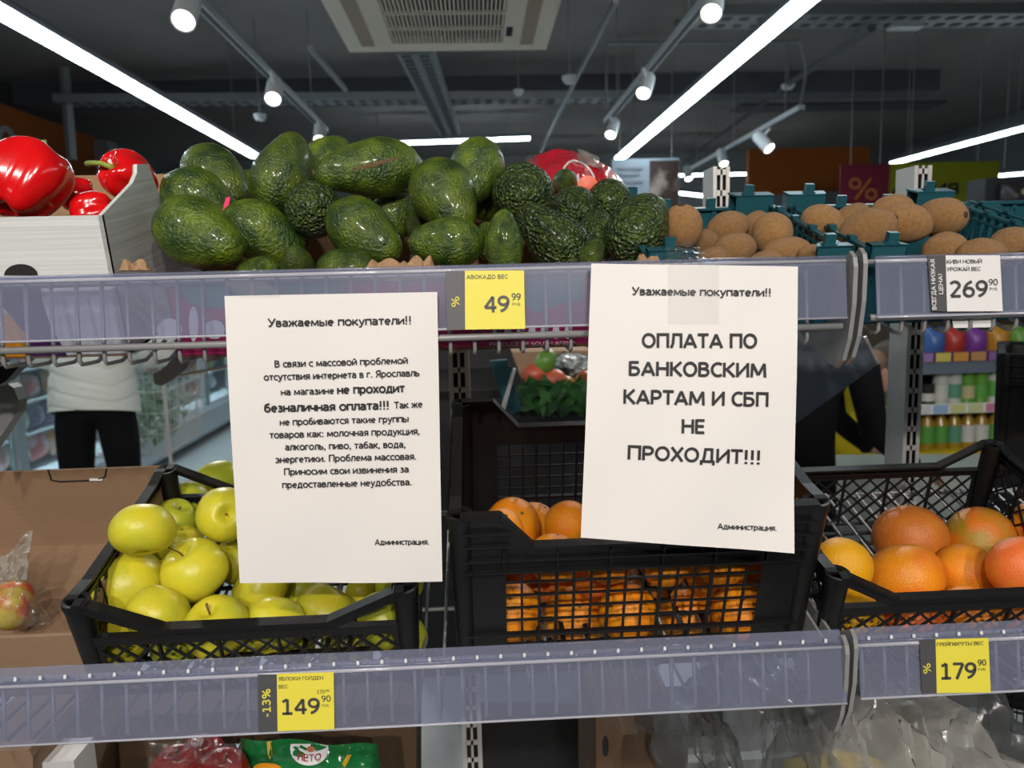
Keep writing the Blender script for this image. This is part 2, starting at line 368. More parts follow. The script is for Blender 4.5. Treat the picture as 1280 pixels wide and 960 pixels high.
# ---------------------------------------------------------------- room
FX0, FX1, FY0, FY1, CZ = -5.2, 7.5, -5.0, 13.5, 3.5
def slab(name, a, b, m, label=None):
    o = MB().box(a, b).build(name, m); struct(o, label); return o
slab('floor', (FX0, FY0, -.05), (FX1, FY1, 0), M_FLOOR)
slab('ceiling', (FX0, FY0, CZ), (FX1, FY1, CZ + .05), M_CEIL)
slab('wall_left', (FX0 - .1, FY0, 0), (FX0, FY1, CZ), M_WALL)
slab('wall_right', (FX1, FY0, 0), (FX1 + .1, FY1, CZ), M_WALL)
slab('wall_back', (FX0, FY1, 0), (FX1, FY1 + .1, CZ), M_WALL)
slab('wall_front', (FX0, FY0 - .1, 0), (FX1, FY0, CZ), M_WALL)
# ceiling beams
slab('trim_1', tuple(at(920, 137, 10)[i] if i != 1 else 9.8 for i in range(3)), (at(1172, 137, 10).x, 10.2, at(1100, 163, 10).z + .7), M_CEILB, 'dark boxed ceiling beam')
slab('trim_2', (-4.6, 8.3, 3.28), (5, 8.6, 3.5), M_CEILB, 'dark cross beam under the ceiling')

def wchild(mb, name, m, parent, smooth=False):
    return mb.build(name, m, parent, smooth, W=True)

# linear LED lights: thing > housing, diffuser
def led(p, q, label, wd=.07, group='long linear ceiling lights'):
    p, q = V(p), V(q); t = thing('linear_light', p, label, 'ceiling light', group)
    a = MB(); a.bar(p + V((0, 0, .03)), q + V((0, 0, .03)), .05, wd * .9); wchild(a, 'housing', M_CEILB, t)
    b = MB(); b.bar(p, q, .022, wd); wchild(b, 'diffuser', M_LED, t)
    for s in (.12, .88):
        c = p.lerp(q, s); wchild(MB().tube([c + V((0, 0, .05)), V((c.x, c.y, CZ))], .004, 5), 'hanging_wire', M_GREY, t)
hz = 2.62
def onz(px, py, z):
    d = ray(px, py); return CAM + d * ((z - CAM.z) / d.z)
pL = onz(0, 17, hz); pLe = onz(322, 196, hz)
xl = (pL.x + pLe.x) / 2
led((xl, 2.3, hz), (xl, pLe.y, hz), 'long white linear light running away over the left of the avocado pile', .10)
pR = onz(1000, 5, hz); pRe = onz(775, 198, hz); xr = (pR.x + pRe.x) / 2
led((xr, 2.3, hz), (xr, pRe.y, hz), 'long white linear light running away over the kiwi trays', .10)
led(at(447, 181, 10), at(662, 173, 10), 'short linear light glowing crosswise behind the middle of the avocado pile', .12)
led(onz(1116, 204, 2.5), onz(1300, 155, 2.5), 'slanting linear light above the magenta and yellow hanging signs', .07)
led(at(1244, 220, 7.5), at(1330, 213, 7.5), 'short linear light at the right edge beyond the yellow sign', .06)
led(at(846, 241, 9), at(897, 247, 9), 'small bluish linear light seen beside the left perforated post', .08)
# unseen linear lights added around the room to raise the ambient light
led((3.9, -2.5, hz), (3.9, 2.2, hz), 'added unseen ambient fill light over the next aisle on the right', .10)
led((-4.0, -2.5, hz), (-4.0, 2.0, hz), 'added ambient fill light over the aisle further left, outside the picture', .10)
led((-3.9, 2.6, hz), (-3.9, 5.9, hz), 'added ambient fill light over the refrigerated case, outside the picture', .10)
led((.0, 11.8, 2.9), (5.0, 11.8, 2.9), 'added distant ambient fill light in front of the back wall, hidden by the beam', .10)

# air conditioner cassette
def aircon():
    z0 = 2.672; y1 = 4.5; x0, x1 = -.655, .437; y0 = y1 - 1.05
    t = thing('ceiling_air_conditioner', (-.11, 3.97, z0), 'square cream air conditioner cassette with slatted grille on the ceiling', 'air conditioner')
    cream = mat('cream_plastic', (.85, .74, .62), .5); dk = M_DARK
    gx0, gx1, gy0, gy1 = x0 + .25, x1 - .25, y0 + .22, y1 - .14
    a = MB()
    a.box((x0, y0, z0), (gx0, y1, z0 + .05)).box((gx1, y0, z0), (x1, y1, z0 + .05)).box((gx0, y0, z0), (gx1, gy0, z0 + .05)).box((gx0, gy1, z0), (gx1, y1, z0 + .05))
    wchild(a, 'face_panel', cream, t)
    wchild(MB().box((x0 + .12, y0 + .1, z0 + .051), (x1 - .12, y1 - .1, z0 + .30)), 'body', M_GREY, t)
    wchild(MB().box((gx0, gy0, z0 + .04), (gx1, gy1, z0 + .048)), 'grille_cavity', dk, t)
    n = 30
    for i in range(n):
        x = gx0 + (gx1 - gx0) * (i + .5) / n
        wchild(MB().box((x - .004, gy0, z0 + .004), (x + .004, gy1, z0 + .026)), 'grille_slat', cream, t)
    for k in (.33, .66):
        y = gy0 + (gy1 - gy0) * k; wchild(MB().box((gx0, y - .006, z0 - .002), (gx1, y + .006, z0 + .014)), 'grille_bar', cream, t)
    tan = mat('tan_plastic_louver', (.40, .30, .22), .5)
    for s, x in ((1, x0 + .12), (-1, x1 - .12)):
        wchild(MB().box((x - .035, gy0 - .02, z0 - .006), (x + .035, gy1 + .02, z0 + .004)), 'louver', tan, t)
    wchild(MB().box((gx1 + .012, gy1 - .26, z0 - .004), (gx1 + .045, gy1 - .12, z0 + .002)), 'display_window', dk, t)
    for x in (x0 + .1, x1 - .1):
        for y in (y0 + .1, y1 - .1): wchild(MB().tube([(x, y, z0 + .05), (x, y, CZ)], .006, 5), 'hanging_rod', M_GREY, t)
aircon()

# cable trays and conduits
def pipe(name, pts, r, label, cat, m=M_TRAY):
    o = MB().tube(pts, r, 6).build(name, m); tag(o, label, cat)
def cable_tray(name, p, q, wd, label):
    p, q = V(p), V(q); t = thing(name, p, label, 'cable tray'); d = (q - p); n = V((-d.y, d.x, 0)).normalized() * wd / 2
    a = MB().bar(p, q, .012, wd); wchild(a, 'tray_floor', M_TRAY, t)
    for s in (-1, 1): wchild(MB().bar(p + n * s + V((0, 0, .03)), q + n * s + V((0, 0, .03)), .07, .006), 'tray_side', M_TRAY, t)
    b = MB(); k = int(d.length / .12)
    for i in range(k):
        for s in (-.25, .25):
            c = p + d * ((i + .5) / k) + n * 2 * s
            b.box((c.x - .03, c.y - .03, c.z - .012), (c.x + .03, c.y + .03, c.z - .008))
    o = wchild(b, 'tray_slots', M_CEILB, t); o['kind'] = 'stuff'
cable_tray('cable_tray', at(518, 66, 4.9), at(562, 168, 8.9), .22, 'perforated metal cable tray running back from behind the air conditioner')
cable_tray('cable_tray', at(75, 130, 7.8), at(790, 125, 7.8), .25, 'long dark cable tray crossing the ceiling behind the air conditioner')
cable_tray('cable_tray', at(850, 27, 5.6), at(1400, 24, 5.6), .3, 'dark cable tray crossing the ceiling at the upper right')
pipe('conduit', [at(770, 0, 4.0), at(720, 98, 6.4), at(676, 190, 11)], .018, 'thin conduit running back between the air conditioner and the right track', 'conduit')
pipe('conduit', [at(758, 135, 7), at(758, 54, 7), at(1000, 52, 7), at(1008, 90, 7), at(1000, 133, 7)], .014, 'thin bent conduit dropping to the small right lamp track', 'conduit')
pipe('conduit', [at(388, 60, 4.6), at(432, 112, 6.2)], .02, 'short grey conduit to the right of the left lamp track', 'conduit')
pipe('conduit', [at(1090, 35, 5.4), at(985, 105, 8), at(860, 200, 13)], .03, 'dark pipe slanting across the ceiling at the upper right', 'conduit', M_CEILB)
for (x, y, Y, r, lb) in ((712, 99, 5.6, .055, 'round white smoke detector between the two lamp tracks'), (325, 146, 6.5, .05, 'round white smoke detector left of the small left spot lamp'), (985, 108, 8, .07, 'round white smoke detector on the dark slanting pipe'), (648, 115, 7, .045, 'round detector on the crossing cable tray')):
    p = at(x, y, Y); t = thing('smoke_detector', p, lb, 'smoke detector', 'ceiling smoke detectors')
    MB().lathe([(0, -.03), (r * .6, -.03), (r, 0), (r, .02), (0, .02)], 14).build('sensor_body', M_WLAMP, t, 40)
    MB().tube([(0, 0, .02), (0, 0, CZ - p.z)], .006, 5).build('stem', M_GREY, t)
o = MB().box(at(1130, 36, 5.5) - V((.1, .05, 0)), at(1130, 36, 5.5) + V((.12, .05, .03))).build('emergency_light', M_WLAMP); tag(o, 'small flat white box light under the upper right cable tray', 'light')
pipe('hanging_pole', [V((at(86, 140, 7.8).x, 7.8, 3.5)), at(90, 200, 7.8)], .05, 'grey vertical pole in front of the orange wall panel on the left', 'pole', M_GREY)
o = MB().box(at(124, 197, 9) - V((0, .1, .3)), at(140, 177, 9) + V((0, .1, 0))).build('wall_box', M_GREY); tag(o, 'pale box high on the left wall behind the pepper box', 'box')

# track lights
def track(p, q, label):
    p, q = V(p), V(q); t = thing('lamp_track', p, label, 'lamp track')
    wchild(MB().bar(p, q, .035, .05), 'track_rail', M_WLAMP, t)
    wchild(MB().bar(p - V((0, 0, .02)), q - V((0, 0, .02)), .01, .02), 'track_groove', M_CEILB, t)
    for k in (.1, .5, .9):
        c = p.lerp(q, k); wchild(MB().tube([c, V((c.x, c.y, CZ))], .005, 5), 'hanging_rod', M_GREY, t)
tz = 2.7
a = onz(262, 8, tz); b = onz(402, 163, tz); xt = (a.x + b.x) / 2; track((xt, 1.6, tz), (xt, b.y, tz), 'white spotlight track left of the air conditioner')
XT1 = xt
a = onz(862, 12, tz); b = onz(764, 152, tz); xt = (a.x + b.x) / 2; track((xt, 1.6, tz), (xt, b.y, tz), 'white spotlight track right of the air conditioner')
XT2 = xt
track(onz(1002, 134, 2.6), onz(862, 212, 2.6), 'small white spotlight track above the left perforated post')
def spot(pos, aim, label, r=.045, L=.16, watts=0, trackz=None, col=(1, .93, .86), size=.9):
    pos, aim = V(pos), V(aim); t = thing('spot_lamp', pos, label, 'spot lamp', 'track spot lamps')
    q = (pos - aim).to_track_quat('Z', 'Y'); t.rotation_mode = 'QUATERNION'; t.rotation_quaternion = q
    MB().lathe([(0, L), (r * .9, L), (r, L - .01), (r, 0), (r * .88, 0), (r * .84, .008)], 20).build('housing', M_WLAMP, t, 40)
    MB().lathe([(0, .0075), (r * .85, .0075)], 20).build('lens', M_LENS, t)
    top = V((pos.x, pos.y, trackz or pos.z + .2))
    wchild(MB().tube([pos + (pos - aim).normalized() * L * .7, top], .012, 6), 'lamp_arm', M_WLAMP, t)
    if watts:
        ld = bpy.data.lights.new('spot_light', 'SPOT'); ld.energy = watts; ld.color = col; ld.spot_size = size; ld.spot_blend = .5; ld.shadow_soft_size = .035
        lo = bpy.data.objects.new('spot_light', ld); COL.objects.link(lo); lo.parent = t; lo.location = (0, 0, -.01)
for px, py, Y, aim, lb in ((229, 26, 3.0, (-.9, 1.2, .6), 'nearest white spot lamp, cropped at the top left, beside the left track'),
        (341, 124, 4.3, (-.9, 2.4, .6), 'white spot lamp halfway along the left track'),
        (399, 175, 5.9, (-1.0, 4.2, .6), 'farthest white spot lamp at the end of the left track'),
        (889, 17, 3.2, (.3, 1.6, .6), 'nearest white spot lamp, cropped at the top right, beside the right track'),
        (804, 117, 4.6, (.2, 3.0, .6), 'white spot lamp halfway along the right track'),
        (763, 169, 6.1, (.3, 4.6, .6), 'farthest white spot lamp at the end of the right track'),
        (962, 186, 5.6, (3., 4.2, .6), 'white spot lamp on the small right track'),
        (905, 205, 7.2, (2.4, 6., .6), 'distant white spot lamp directly above the left perforated post'),
        (861, 224, 8.6, (2.4, 7.5, .6), 'tiny distant spot lamp left of the left perforated post')):
    p = at(px, py, Y); spot(p, aim, lb, watts=60 if Y < 5 else 40, trackz=p.z + .14)
for i, (p, aim, wt) in enumerate(KEY_SPOTS):
    spot(p, aim, ('spot lamp above the aisle behind the photographer, aimed at the apples', 'spot lamp above the aisle behind the photographer, aimed at the oranges', 'spot lamp above the aisle aimed at the pepper box', 'added fill spot lamp farther back behind the photographer, left one', 'added fill spot lamp farther back behind the photographer, right one')[i], watts=wt * 10, size=1.1)

# orange wall band, signs
o = MB().box((FX0 + .001, 6.0, 2.35), (FX0 + .05, 9.35, 3.2)).build('orange_wall_panel', M_ORW); 
def sheet(name, px0, py0, px1, py1, Y, m, label, cat, th=.01, parent=None, edge=None):
    a = at(px0, py0, Y); b = at(px1, py1, Y)
    o = MB().box((a.x, Y, b.z), (b.x, Y + th, a.z)).build(name, m, parent)
    if parent is None and label: tag(o, label, cat)
    return o
bpy.data.objects.remove(o)
# left wall panel: receding, built between two pixel columns
a0 = at(-60, 108, 7.0); a1 = at(120, 172, 10.5); b0 = at(-60, 300, 7.0)
o = MB().prism([a0, a1, V((a1.x, a1.y, 1.6)), V((a0.x, a0.y, 1.6))], (-.05, .05, 0)).build('orange_wall_panel', M_ORW); tag(o, 'orange wall panel with a grey letter, high on the left wall', 'wall panel')
Na = (a1 - a0).cross(V((0, 0, 1))).normalized()
lettering('О', -1, 200, 24, 196, 40, lambda x, y: onplane(x, y, a0 + V((.03, -.03, 0)), Na), mat('grey_letter', (.42, .42, .42), .5), o, 2.)
sg = sheet('orange_wall_panel', 936, 186, 1086, 240, 11, M_ORW, 'orange wall panel behind the hanging magenta sign', 'wall panel', .1)
sheet('grey_wall_ledge', 1000, 240, 1110, 260, 10.9, M_WALL, 'grey ledge below the orange wall panel at the right', 'ledge', .1)
mg = mat('magenta_sign', (.20, .012, .04), .5); yl = mat('yellow_green_sign', (.36, .36, .01), .5)
def sign(px0, py0, px1, py1, Y, m, label):
    o = sheet('hanging_sign', px0, py0, px1, py1, Y, m, label, 'sign'); a = at(px0, py0, Y); b = at(px1, py1, Y)
    for k in (.2, .8):
        x = a.x + (b.x - a.x) * k; wchild(MB().tube([(x, Y, a.z), (x, Y, CZ)], .004, 4), 'hanging_wire', M_GREY, o)
    return o
s1 = sign(1051, 206, 1110, 262, 6.0, mg, 'magenta hanging sign with an orange percent symbol')
lettering('%', 1061, 250, 1097, 250, 28, lambda x, y: at(x, y, 5.99), mat('orange_sign_print', (.55, .16, .03), .5), s1, 1.2)
s2 = sign(1110, 204, 1246, 266, 6.02, yl, 'yellow-green hanging sign with dark capital letters')
lettering('АКЦИЯ', 1115, 242, 1198, 243, 14, lambda x, y: at(x, y, 6.01), M_INK, s2, 2.0)
s3 = sheet('poster', 765, 199, 849, 268, 7.0, mat('pale_blue_poster', (.36, .42, .50), .5), 'pale blue hanging poster with a brown food photo, behind the red bag', 'poster')
for px_ in (775, 840):
    q_ = at(px_, 199, 7.0); wchild(MB().tube([(q_.x, 7.005, q_.z), (q_.x, 7.005, CZ)], .004, 4), 'hanging_wire', M_GREY, s3)
a = at(812, 201, 6.99); b = at(848, 262, 6.99)
wchild(MB().box((a.x, 6.985, b.z), (b.x, 6.995, a.z)), 'food_photo', mat('food_photo_print', (.05, .025, .02), .5, (.45, .36, .32), 3.5, .45, .6), s3)
for i, y in enumerate((209, 217, 226)):
    a = at(772, y, 6.99); b = at(804 - 5 * (i == 1), y + 2.5, 6.99); wchild(MB().box((a.x, 6.988, b.z), (b.x, 6.996, a.z)), 'printed_line', mat('poster_print_line%d' % i, (.25, .27, .32), .5), s3)
# dark coffee packs display, right edge
t = thing('display_rack', at(1260, 300, 3.2), 'dark display rack of packets at the right edge beyond the yellow sign', 'display rack')
p0 = at(1236, 222, 3.2); p1 = at(1330, 330, 3.2)
p0 = at(1236, 222, 3.78); p1 = at(1340, 330, 3.78)
wchild(MB().box((p0.x, 3.80, 1.22), (p1.x, 3.95, p0.z)), 'rack_body', mat('rack_black', (.02, .02, .022), .5), t)
for x in (p0.x + .03, p1.x - .03): wchild(MB().tube([(x, 3.9, 1.0), (x, 3.9, 1.23)], .015, 8), 'rack_leg', M_BLK, t)
pk = [mat('dark_packet', (.03, .025, .03), .35), mat('dark_blue_packet', (.02, .03, .09), .3), mat('plum_packet', (.18, .03, .08), .3)]
random.seed(4)
for (px, py, w_, h_, mi, lb) in ((1270, 246, 34, 34, 0, 'upper dark coffee packet with a pale emblem at the right edge'), (1270, 284, 36, 32, 2, 'plum and dark packet under the upper coffee packet at the right edge'), (1238, 285, 26, 34, 1, 'dark blue packet beside the plum packet'), (1217, 288, 22, 28, 1, 'dark blue packet nearest the kiwi tray rail')):
    c = at(px, py, 3.76); sx = w_ / F * 3.7; sz = h_ / F * 3.7
    def pf(u, v, c=c, sx=sx, sz=sz):
        b = math.sin(math.pi * u) ** .6 * math.sin(math.pi * v) ** .6
        return V((c.x + (u - .5) * sx, c.y - .05 * b, c.z + (v - .5) * sz))
    m_ = MB().grid(pf, 10, 10); m_.box((c.x - sx / 2, c.y, c.z - sz / 2), (c.x + sx / 2, c.y + .05, c.z + sz / 2))
    o = tag(m_.build('packet', pk[mi], None, True), lb, 'packet', 'packets on the dark display rack')
    if mi != 1: wchild(MB().lathe([(0, 0), (sx * .12, 0)], 12, Matrix.Translation(c + V((0, -.055, sz * .15))) @ Matrix.Rotation(RAD(90), 4, 'X')), 'emblem', mat('pale_emblem%d' % mi, (.35, .36, .2), .5), o)
# ---------------------------------------------------------------- display shelves: rails, wire baskets, brackets, posts
TILT = RAD(17); TT = math.tan(TILT)
def price_rail(x0, x1, Yt, zt, Yb, zb, label, group, lip=False, rl0=0, rl1=0):
    """clear hinged price channel along the front of a shelf"""
    t = thing('price_rail', (x0, Yt, zt), label, 'price rail', group)
    th = .0012
    m = MB(); m.prism([(x0, Yt, zt), (x1, Yt, zt + rl1), (x1, Yb, zb + rl1), (x0, Yb, zb)], (0, -th, 0)); wchild(m, 'channel_front', M_RAIL, t)
    m = MB().tube([(x0, Yt - .001, zt - .004), (x1, Yt - .001, zt - .004)], .0022, 8); wchild(m, 'upper_bead', M_RAILE, t, True)
    m = MB().tube([(x0, Yt - .001, zt), (x1, Yt - .001, zt)], .0016, 8); wchild(m, 'top_edge', M_RAIL, t, True)
    m = MB().tube([(x0, Yb - .001, zb), (x1, Yb - .001, zb)], .0013, 8); wchild(m, 'lower_edge', M_RAILE, t, True)
    if lip:
        m = MB().prism([(x0, Yt + .002, zt - .001), (x1, Yt + .002, zt - .001), (x1, Yt + .012, zt + .009), (x0, Yt + .012, zt + .009)], (0, .001, 0)); wchild(m, 'back_lip', M_RAIL, t)
        n = int((x1 - x0) / .0243)
        pm = MB().lathe([(0, .004), (.0016, .003), (.0018, 0)], 8).build('clip_pin', M_WLAMP, t, True); pins = [pm]
        for i in range(n):
            c = pm if i == 0 else pm.copy()
            if i: COL.objects.link(c)
            c.parent = t; c.matrix_parent_inverse = full(t).inverted(); c.matrix_basis = Matrix.Translation((x0 + .012 + i * .0243, Yt + .0005, zt + .0015))
    return t
def basket(x0, x1, Y, ztop, zfl, D, label, frail=True, nrm=M_GREY, wr=.0021, flat=0.):
    t = thing('wire_shelf', (x0, Y, zfl), label, 'wire shelf')
    P = .0246; n = int((x1 - x0) / P)
    w0 = MB().tube([(0, .012, ztop - zfl - .006), (0, .004, .012), (0, .004, .004), (0, .008, .0)] + ([(0, flat, 0)] if flat else []) + [(0, D, (D - flat) * TT)], wr, 7).build('wire', nrm, t, True)
    for i in range(n):
        c = w0 if i == 0 else w0.copy()
        if i: COL.objects.link(c); c.parent = t
        c.location = (P * (i + .5), 0, 0)
    L = x1 - x0
    def rail(y, z, r, nm): MB().tube([(0, y, z), (L, y, z)], r, 8).build(nm, nrm, t, True)
    if frail: rail(-.002, .017, .0036, 'front_rod')
    rail(.016, ztop - zfl - .008, .003, 'upper_rod'); rail(D * .5, (D * .5 - flat) * TT - .005, .003, 'cross_rod'); rail(D, (D - flat) * TT - .005, .004, 'rear_rod')
    return t
def bracket(x, pts, label, th=.003, group='shelf end brackets'):
    t = thing('shelf_bracket', (x, pts[0][0], pts[0][1]), label, 'bracket', group)
    wchild(MB().prism([(x, y, z) for y, z in pts], (th, 0, 0)), 'plate', M_GREY, t)
    m = MB()
    for (a, b) in zip(pts[:6], pts[1:7]): m.bar((x + th / 2, a[0], a[1]), (x + th / 2, b[0], b[1]), .0014, th + .0015, up=(0, 1, 0) if abs(a[1] - b[1]) > abs(a[0] - b[0]) else (0, 0, 1))
    wchild(m, 'rolled_edge', M_GREY, t)
    return t
ZT = at(536, 334, .778).z; ZB = at(540, 412, .770).z
XS = .3775
price_rail(-.63, XS, .778, ZT, .770, ZB, 'upper left clear price rail along the shelf of avocados and peppers', 'clear price rails')
price_rail(.4085, 1.3, .778, at(1185, 319.5, .778).z, .770, at(1185, 394, .770).z, 'upper right clear price rail under the right-hand kiwis', 'clear price rails')
ZT2 = at(520, 829, .745).z; ZB2 = at(520, 906, .735).z
price_rail(-.63, at(1055, 803, .745).x, .745, ZT2, .735, ZB2, 'lower left clear price rail below the apples and oranges', 'clear price rails', True)
price_rail(at(1072, 800, .745).x, 1.3, .745, at(1175, 797, .745).z, .735, at(1175, 868, .735).z, 'lower right clear price rail below the grapefruits', 'clear price rails', True)
ZF = 1.327
basket(-.63, XS - .002, .778, ZT, ZF, .42, 'upper left tilted grey wire shelf holding avocados and peppers', flat=.04)
basket(.405, 1.3, .778, ZT + .002, ZF + .008, .42, 'upper right tilted grey wire shelf holding kiwi trays', flat=.02)
ZF2 = .945
basket(-.63, .370, .75, ZT2, ZF2, .42, 'lower left tilted grey wire shelf holding the apple and orange crates', False, flat=.09)
basket(.388, 1.3, .75, ZT2 + .002, ZF2 + .002, .42, 'lower right tilted grey wire shelf holding the grapefruit crate', False, flat=.09)
def bpts(Y, z): return [(Y + .004, z + .004), (Y - .004, z - .002), (Y - .007, z - .012), (Y - .006, z - .05), (Y + .001, z - .085), (Y + .012, z - .108), (Y + .026, z - .117), (Y + .046, z - .115), (Y + .20, z - .055), (Y + .50, z + .03), (Y + .50, z + .09), (Y + .05, z - .02)]
bracket(.3825, bpts(.775, ZT + .001), 'grey bracket plate ending the upper left shelf beside the paper notice')
bracket(.3925, bpts(.775, ZT + .004), 'grey bracket plate starting the upper right shelf')
bracket(.371, bpts(.742, ZT2 + .004), 'grey bracket plate ending the lower left shelf')
bracket(.380, bpts(.742, ZT2 + .010), 'grey bracket plate at the left end of the lower right shelf')
# bracket at the far left and the metal arm behind
def pxprism(name, pts, Y, dy, m, label=None, cat=None, parent=None):
    o = MB().prism([at(x, y, Y) for x, y in pts], (0, dy, 0)).build(name, m)
    if parent: o.parent = parent; o.matrix_parent_inverse = full(parent).inverted()
    elif label: tag(o, label, cat)
    return o
pxprism('shelf_bracket', [(-30, 505), (-5, 484), (10, 480), (17, 485), (23, 500), (21, 516), (-30, 590)], .98, .02, M_GREY, 'grey angular bracket end at the left edge above the cardboard box', 'bracket')
pxprism('shelf_bracket', [(-30, 455), (24, 458), (8, 476), (-30, 500)], 1.05, .02, M_BLK, 'dark bracket end under the upper shelf at the left edge', 'bracket')
t = thing('support_arm', at(215, 470, 1.3), 'grey metal arm with a thin rod under the magenta box, behind the left notice', 'support arm')
wchild(MB().prism([at(x, y, 1.3) for x, y in ((190, 470), (203, 462), (240, 450), (245, 436), (205, 436), (222, 470), (205, 481), (193, 480))], (0, .03, 0)), 'arm_body', M_GREY, t)
bpy.data.objects.remove([o for o in COL.objects if o.name == 'arm_body'][0])
wchild(MB().prism([at(x, y, 1.3) for x, y in ((191, 468), (206, 459), (222, 440), (245, 440), (232, 462), (214, 476), (203, 482), (193, 480))], (0, .03, 0)), 'arm_body', M_GREY, t)
wchild(MB().tube([at(222, 470, 1.29), at(292, 457, 1.29)], .0025, 6), 'rod', M_POST, t)

def upright(pxl, pxf, pxr, Y, ztop, label, y0=500):
    a = at(pxf, y0, Y); b = at(pxr, y0, Y); xf0, xf1 = a.x, b.x; w_ = xf1 - xf0; dep = .058
    t = thing('perforated_post', (xf0, Y, 0), label, 'post', 'perforated steel posts')
    pitch = .0346; sl = .0225; n = int(ztop / pitch)
    m = MB(); m.box((0, 0, 0), (w_ * .22, .002, ztop)).box((w_ * .44, 0, 0), (w_ * .56, .002, ztop)).box((w_ * .78, 0, 0), (w_, .002, ztop))
    for i in range(n + 1):
        z = ztop - .011 - i * pitch
        if z > 0: m.box((w_ * .2, 0, z - (pitch - sl) / 2 + .003), (w_ * .8, .002, min(ztop, z + (pitch - sl) / 2)))
    m.build('slotted_face', M_POST, t)
    m = MB().box((0, .0021, 0), (.0015, dep, ztop)).box((w_ - .0015, .0021, 0), (w_, dep, ztop)).box((0, dep, 0), (w_, dep + .0015, ztop)); m.build('side_channel', M_POST, t)
    MB().box((.0015, .012, 0), (w_ - .0015, .014, ztop - .001)).build('channel_shade', M_DARK, t)  # near-black sheet paints in the darkness inside the post
    MB().box((-.004, -.12, 0), (w_ + .004, .16, .04)).build('foot', M_GREY, t)
    return t
upright(1108, 1131, 1152, 1.32, at(1140, 207, 1.32).z, 'grey perforated post right of the middle, behind the grapefruit crate')
upright(880, 889, 909, 1.32, at(897, 208, 1.32).z, 'perforated post whose top stands above the left kiwi tray')
upright(553, 562, 588, 1.32, 1.50, 'dark perforated post behind the gap between the two notices')
upright(-150, -190, -165, 1.32, 1.50, 'perforated post at the far left behind the cardboard box')
# ---------------------------------------------------------------- notices
def paper(corners, label, lines, bulge, tape_fn=None, seed=0):
    TL, TR, BR, BL = [V(c) for c in corners]
    N = (TR - TL).cross(BL - TL).normalized()
    if N.y > 0: N = -N
    def surf(u, v, off=0.):
        p = TL.lerp(TR, u).lerp(BL.lerp(BR, u), v)
        b = bulge * (math.sin(math.pi * u) * .5 * v + .6 * math.sin(math.pi * v) * (1 - u * .4)) + .0012 * math.sin(9 * u + 5 * v + seed) * math.sin(4 * v + seed) + .004 * max(0, v - .8) * 5 * max(0, u - .75) * 4 * (1 if seed else .2)
        return p + N * (b + off)
    t = thing('paper_notice', (TL + TR) / 2, label, 'notice')
    m = MB().grid(lambda u, v: surf(u, v), 30, 42); n = len(m.v)
    m.grid(lambda u, v: surf(u, v, -.0003), 30, 42)
    sheet_ = wchild(m, 'sheet', M_PAPER, t, True)
    def spx(x, y):
        u, v = .5, .5
        for _ in range(5):
            p = surf(u, v); a = proj(p); b = proj(surf(u + .01, v)); c = proj(surf(u, v + .01))
            j = Matrix(((b[0] - a[0], c[0] - a[0]), (b[1] - a[1], c[1] - a[1]))) ; r = j.inverted() @ V((x - a[0], y - a[1])); u += r.x * .01; v += r.y * .01
        return surf(u, v, .0012)
    for (s, x0, y0, x1, y1, cap, bold) in lines:
        # lines are set through four anchor points so that every letter lies on the sheet
        d = V((x1 - x0, y1 - y0)).normalized(); up = V((d.y, -d.x))
        xs = [x0 + (x1 - x0) * k / 4 for k in range(5)]; ys = [y0 + (y1 - y0) * k / 4 for k in range(5)]
        A = [spx(xs[k], ys[k]) for k in range(5)]; B = [spx(xs[k] + up.x * cap, ys[k] + up.y * cap) for k in range(5)]
        L = math.hypot(x1 - x0, y1 - y0)
        def sf(x, y, A=A, B=B, x0=x0, y0=y0, d=d, up=up, L=L, cap=cap):
            q = V((x - x0, y - y0)); s_ = max(0, min(.9999, q.dot(d) / L)) * 4; i = int(s_); f_ = s_ - i; h = q.dot(up) / cap
            a = A[i].lerp(A[i + 1], f_); b = B[i].lerp(B[i + 1], f_); return a + (b - a) * h
        lettering(s, x0, y0, x1, y1, cap, sf, M_INK, sheet_, bold)
    return t, surf, spx
paper([at(280.5, 370, .7635), at(546.5, 365, .7635), at(553, 727, .779), at(300, 728.5, .779)],
      'left white paper notice with many lines of black text, hanging over the yellow apples', [
    ('Уважаемые покупатели!!', 335, 408.4, 513.5, 405, 10.3, 1.8),
    ('В связи с массовой проблемой', 343.5, 459, 510, 454.3, 8.6, 1.8),
    ('отсутствия интернета в г. Ярославль', 330, 475.3, 524.6, 469.8, 8.6, 1.8),
    ('на магазине', 351.4, 493.9, 418, 492, 8.6, 1.8), ('не проходит', 421.5, 492.2, 506, 489.8, 10.8, 2.1),
    ('безналичная оплата!!!', 330.5, 515, 486, 511.4, 10.8, 2.1), ('Так же', 493, 510.6, 528.5, 508.8, 8.6, 1.8),
    ('не пробиваются такие группы', 350, 531.5, 511, 527, 8.6, 1.8),
    ('товаров как: молочная продукция,', 337.4, 547.5, 524.6, 542.5, 8.6, 1.8),
    ('алкоголь, пиво, табак, вода,', 356.6, 562.5, 507, 559, 8.6, 1.8),
    ('энергетики. Проблема массовая.', 344.4, 578.3, 520, 574, 8.6, 1.8),
    ('Приносим свои извинения за', 355.3, 593.6, 511, 590, 8.6, 1.8),
    ('предоставленные неудобства.', 353, 609.8, 514.5, 606, 8.6, 1.8),
    ('Администрация.', 468.6, 680.6, 536, 680, 7.2, 1.75)], .003)
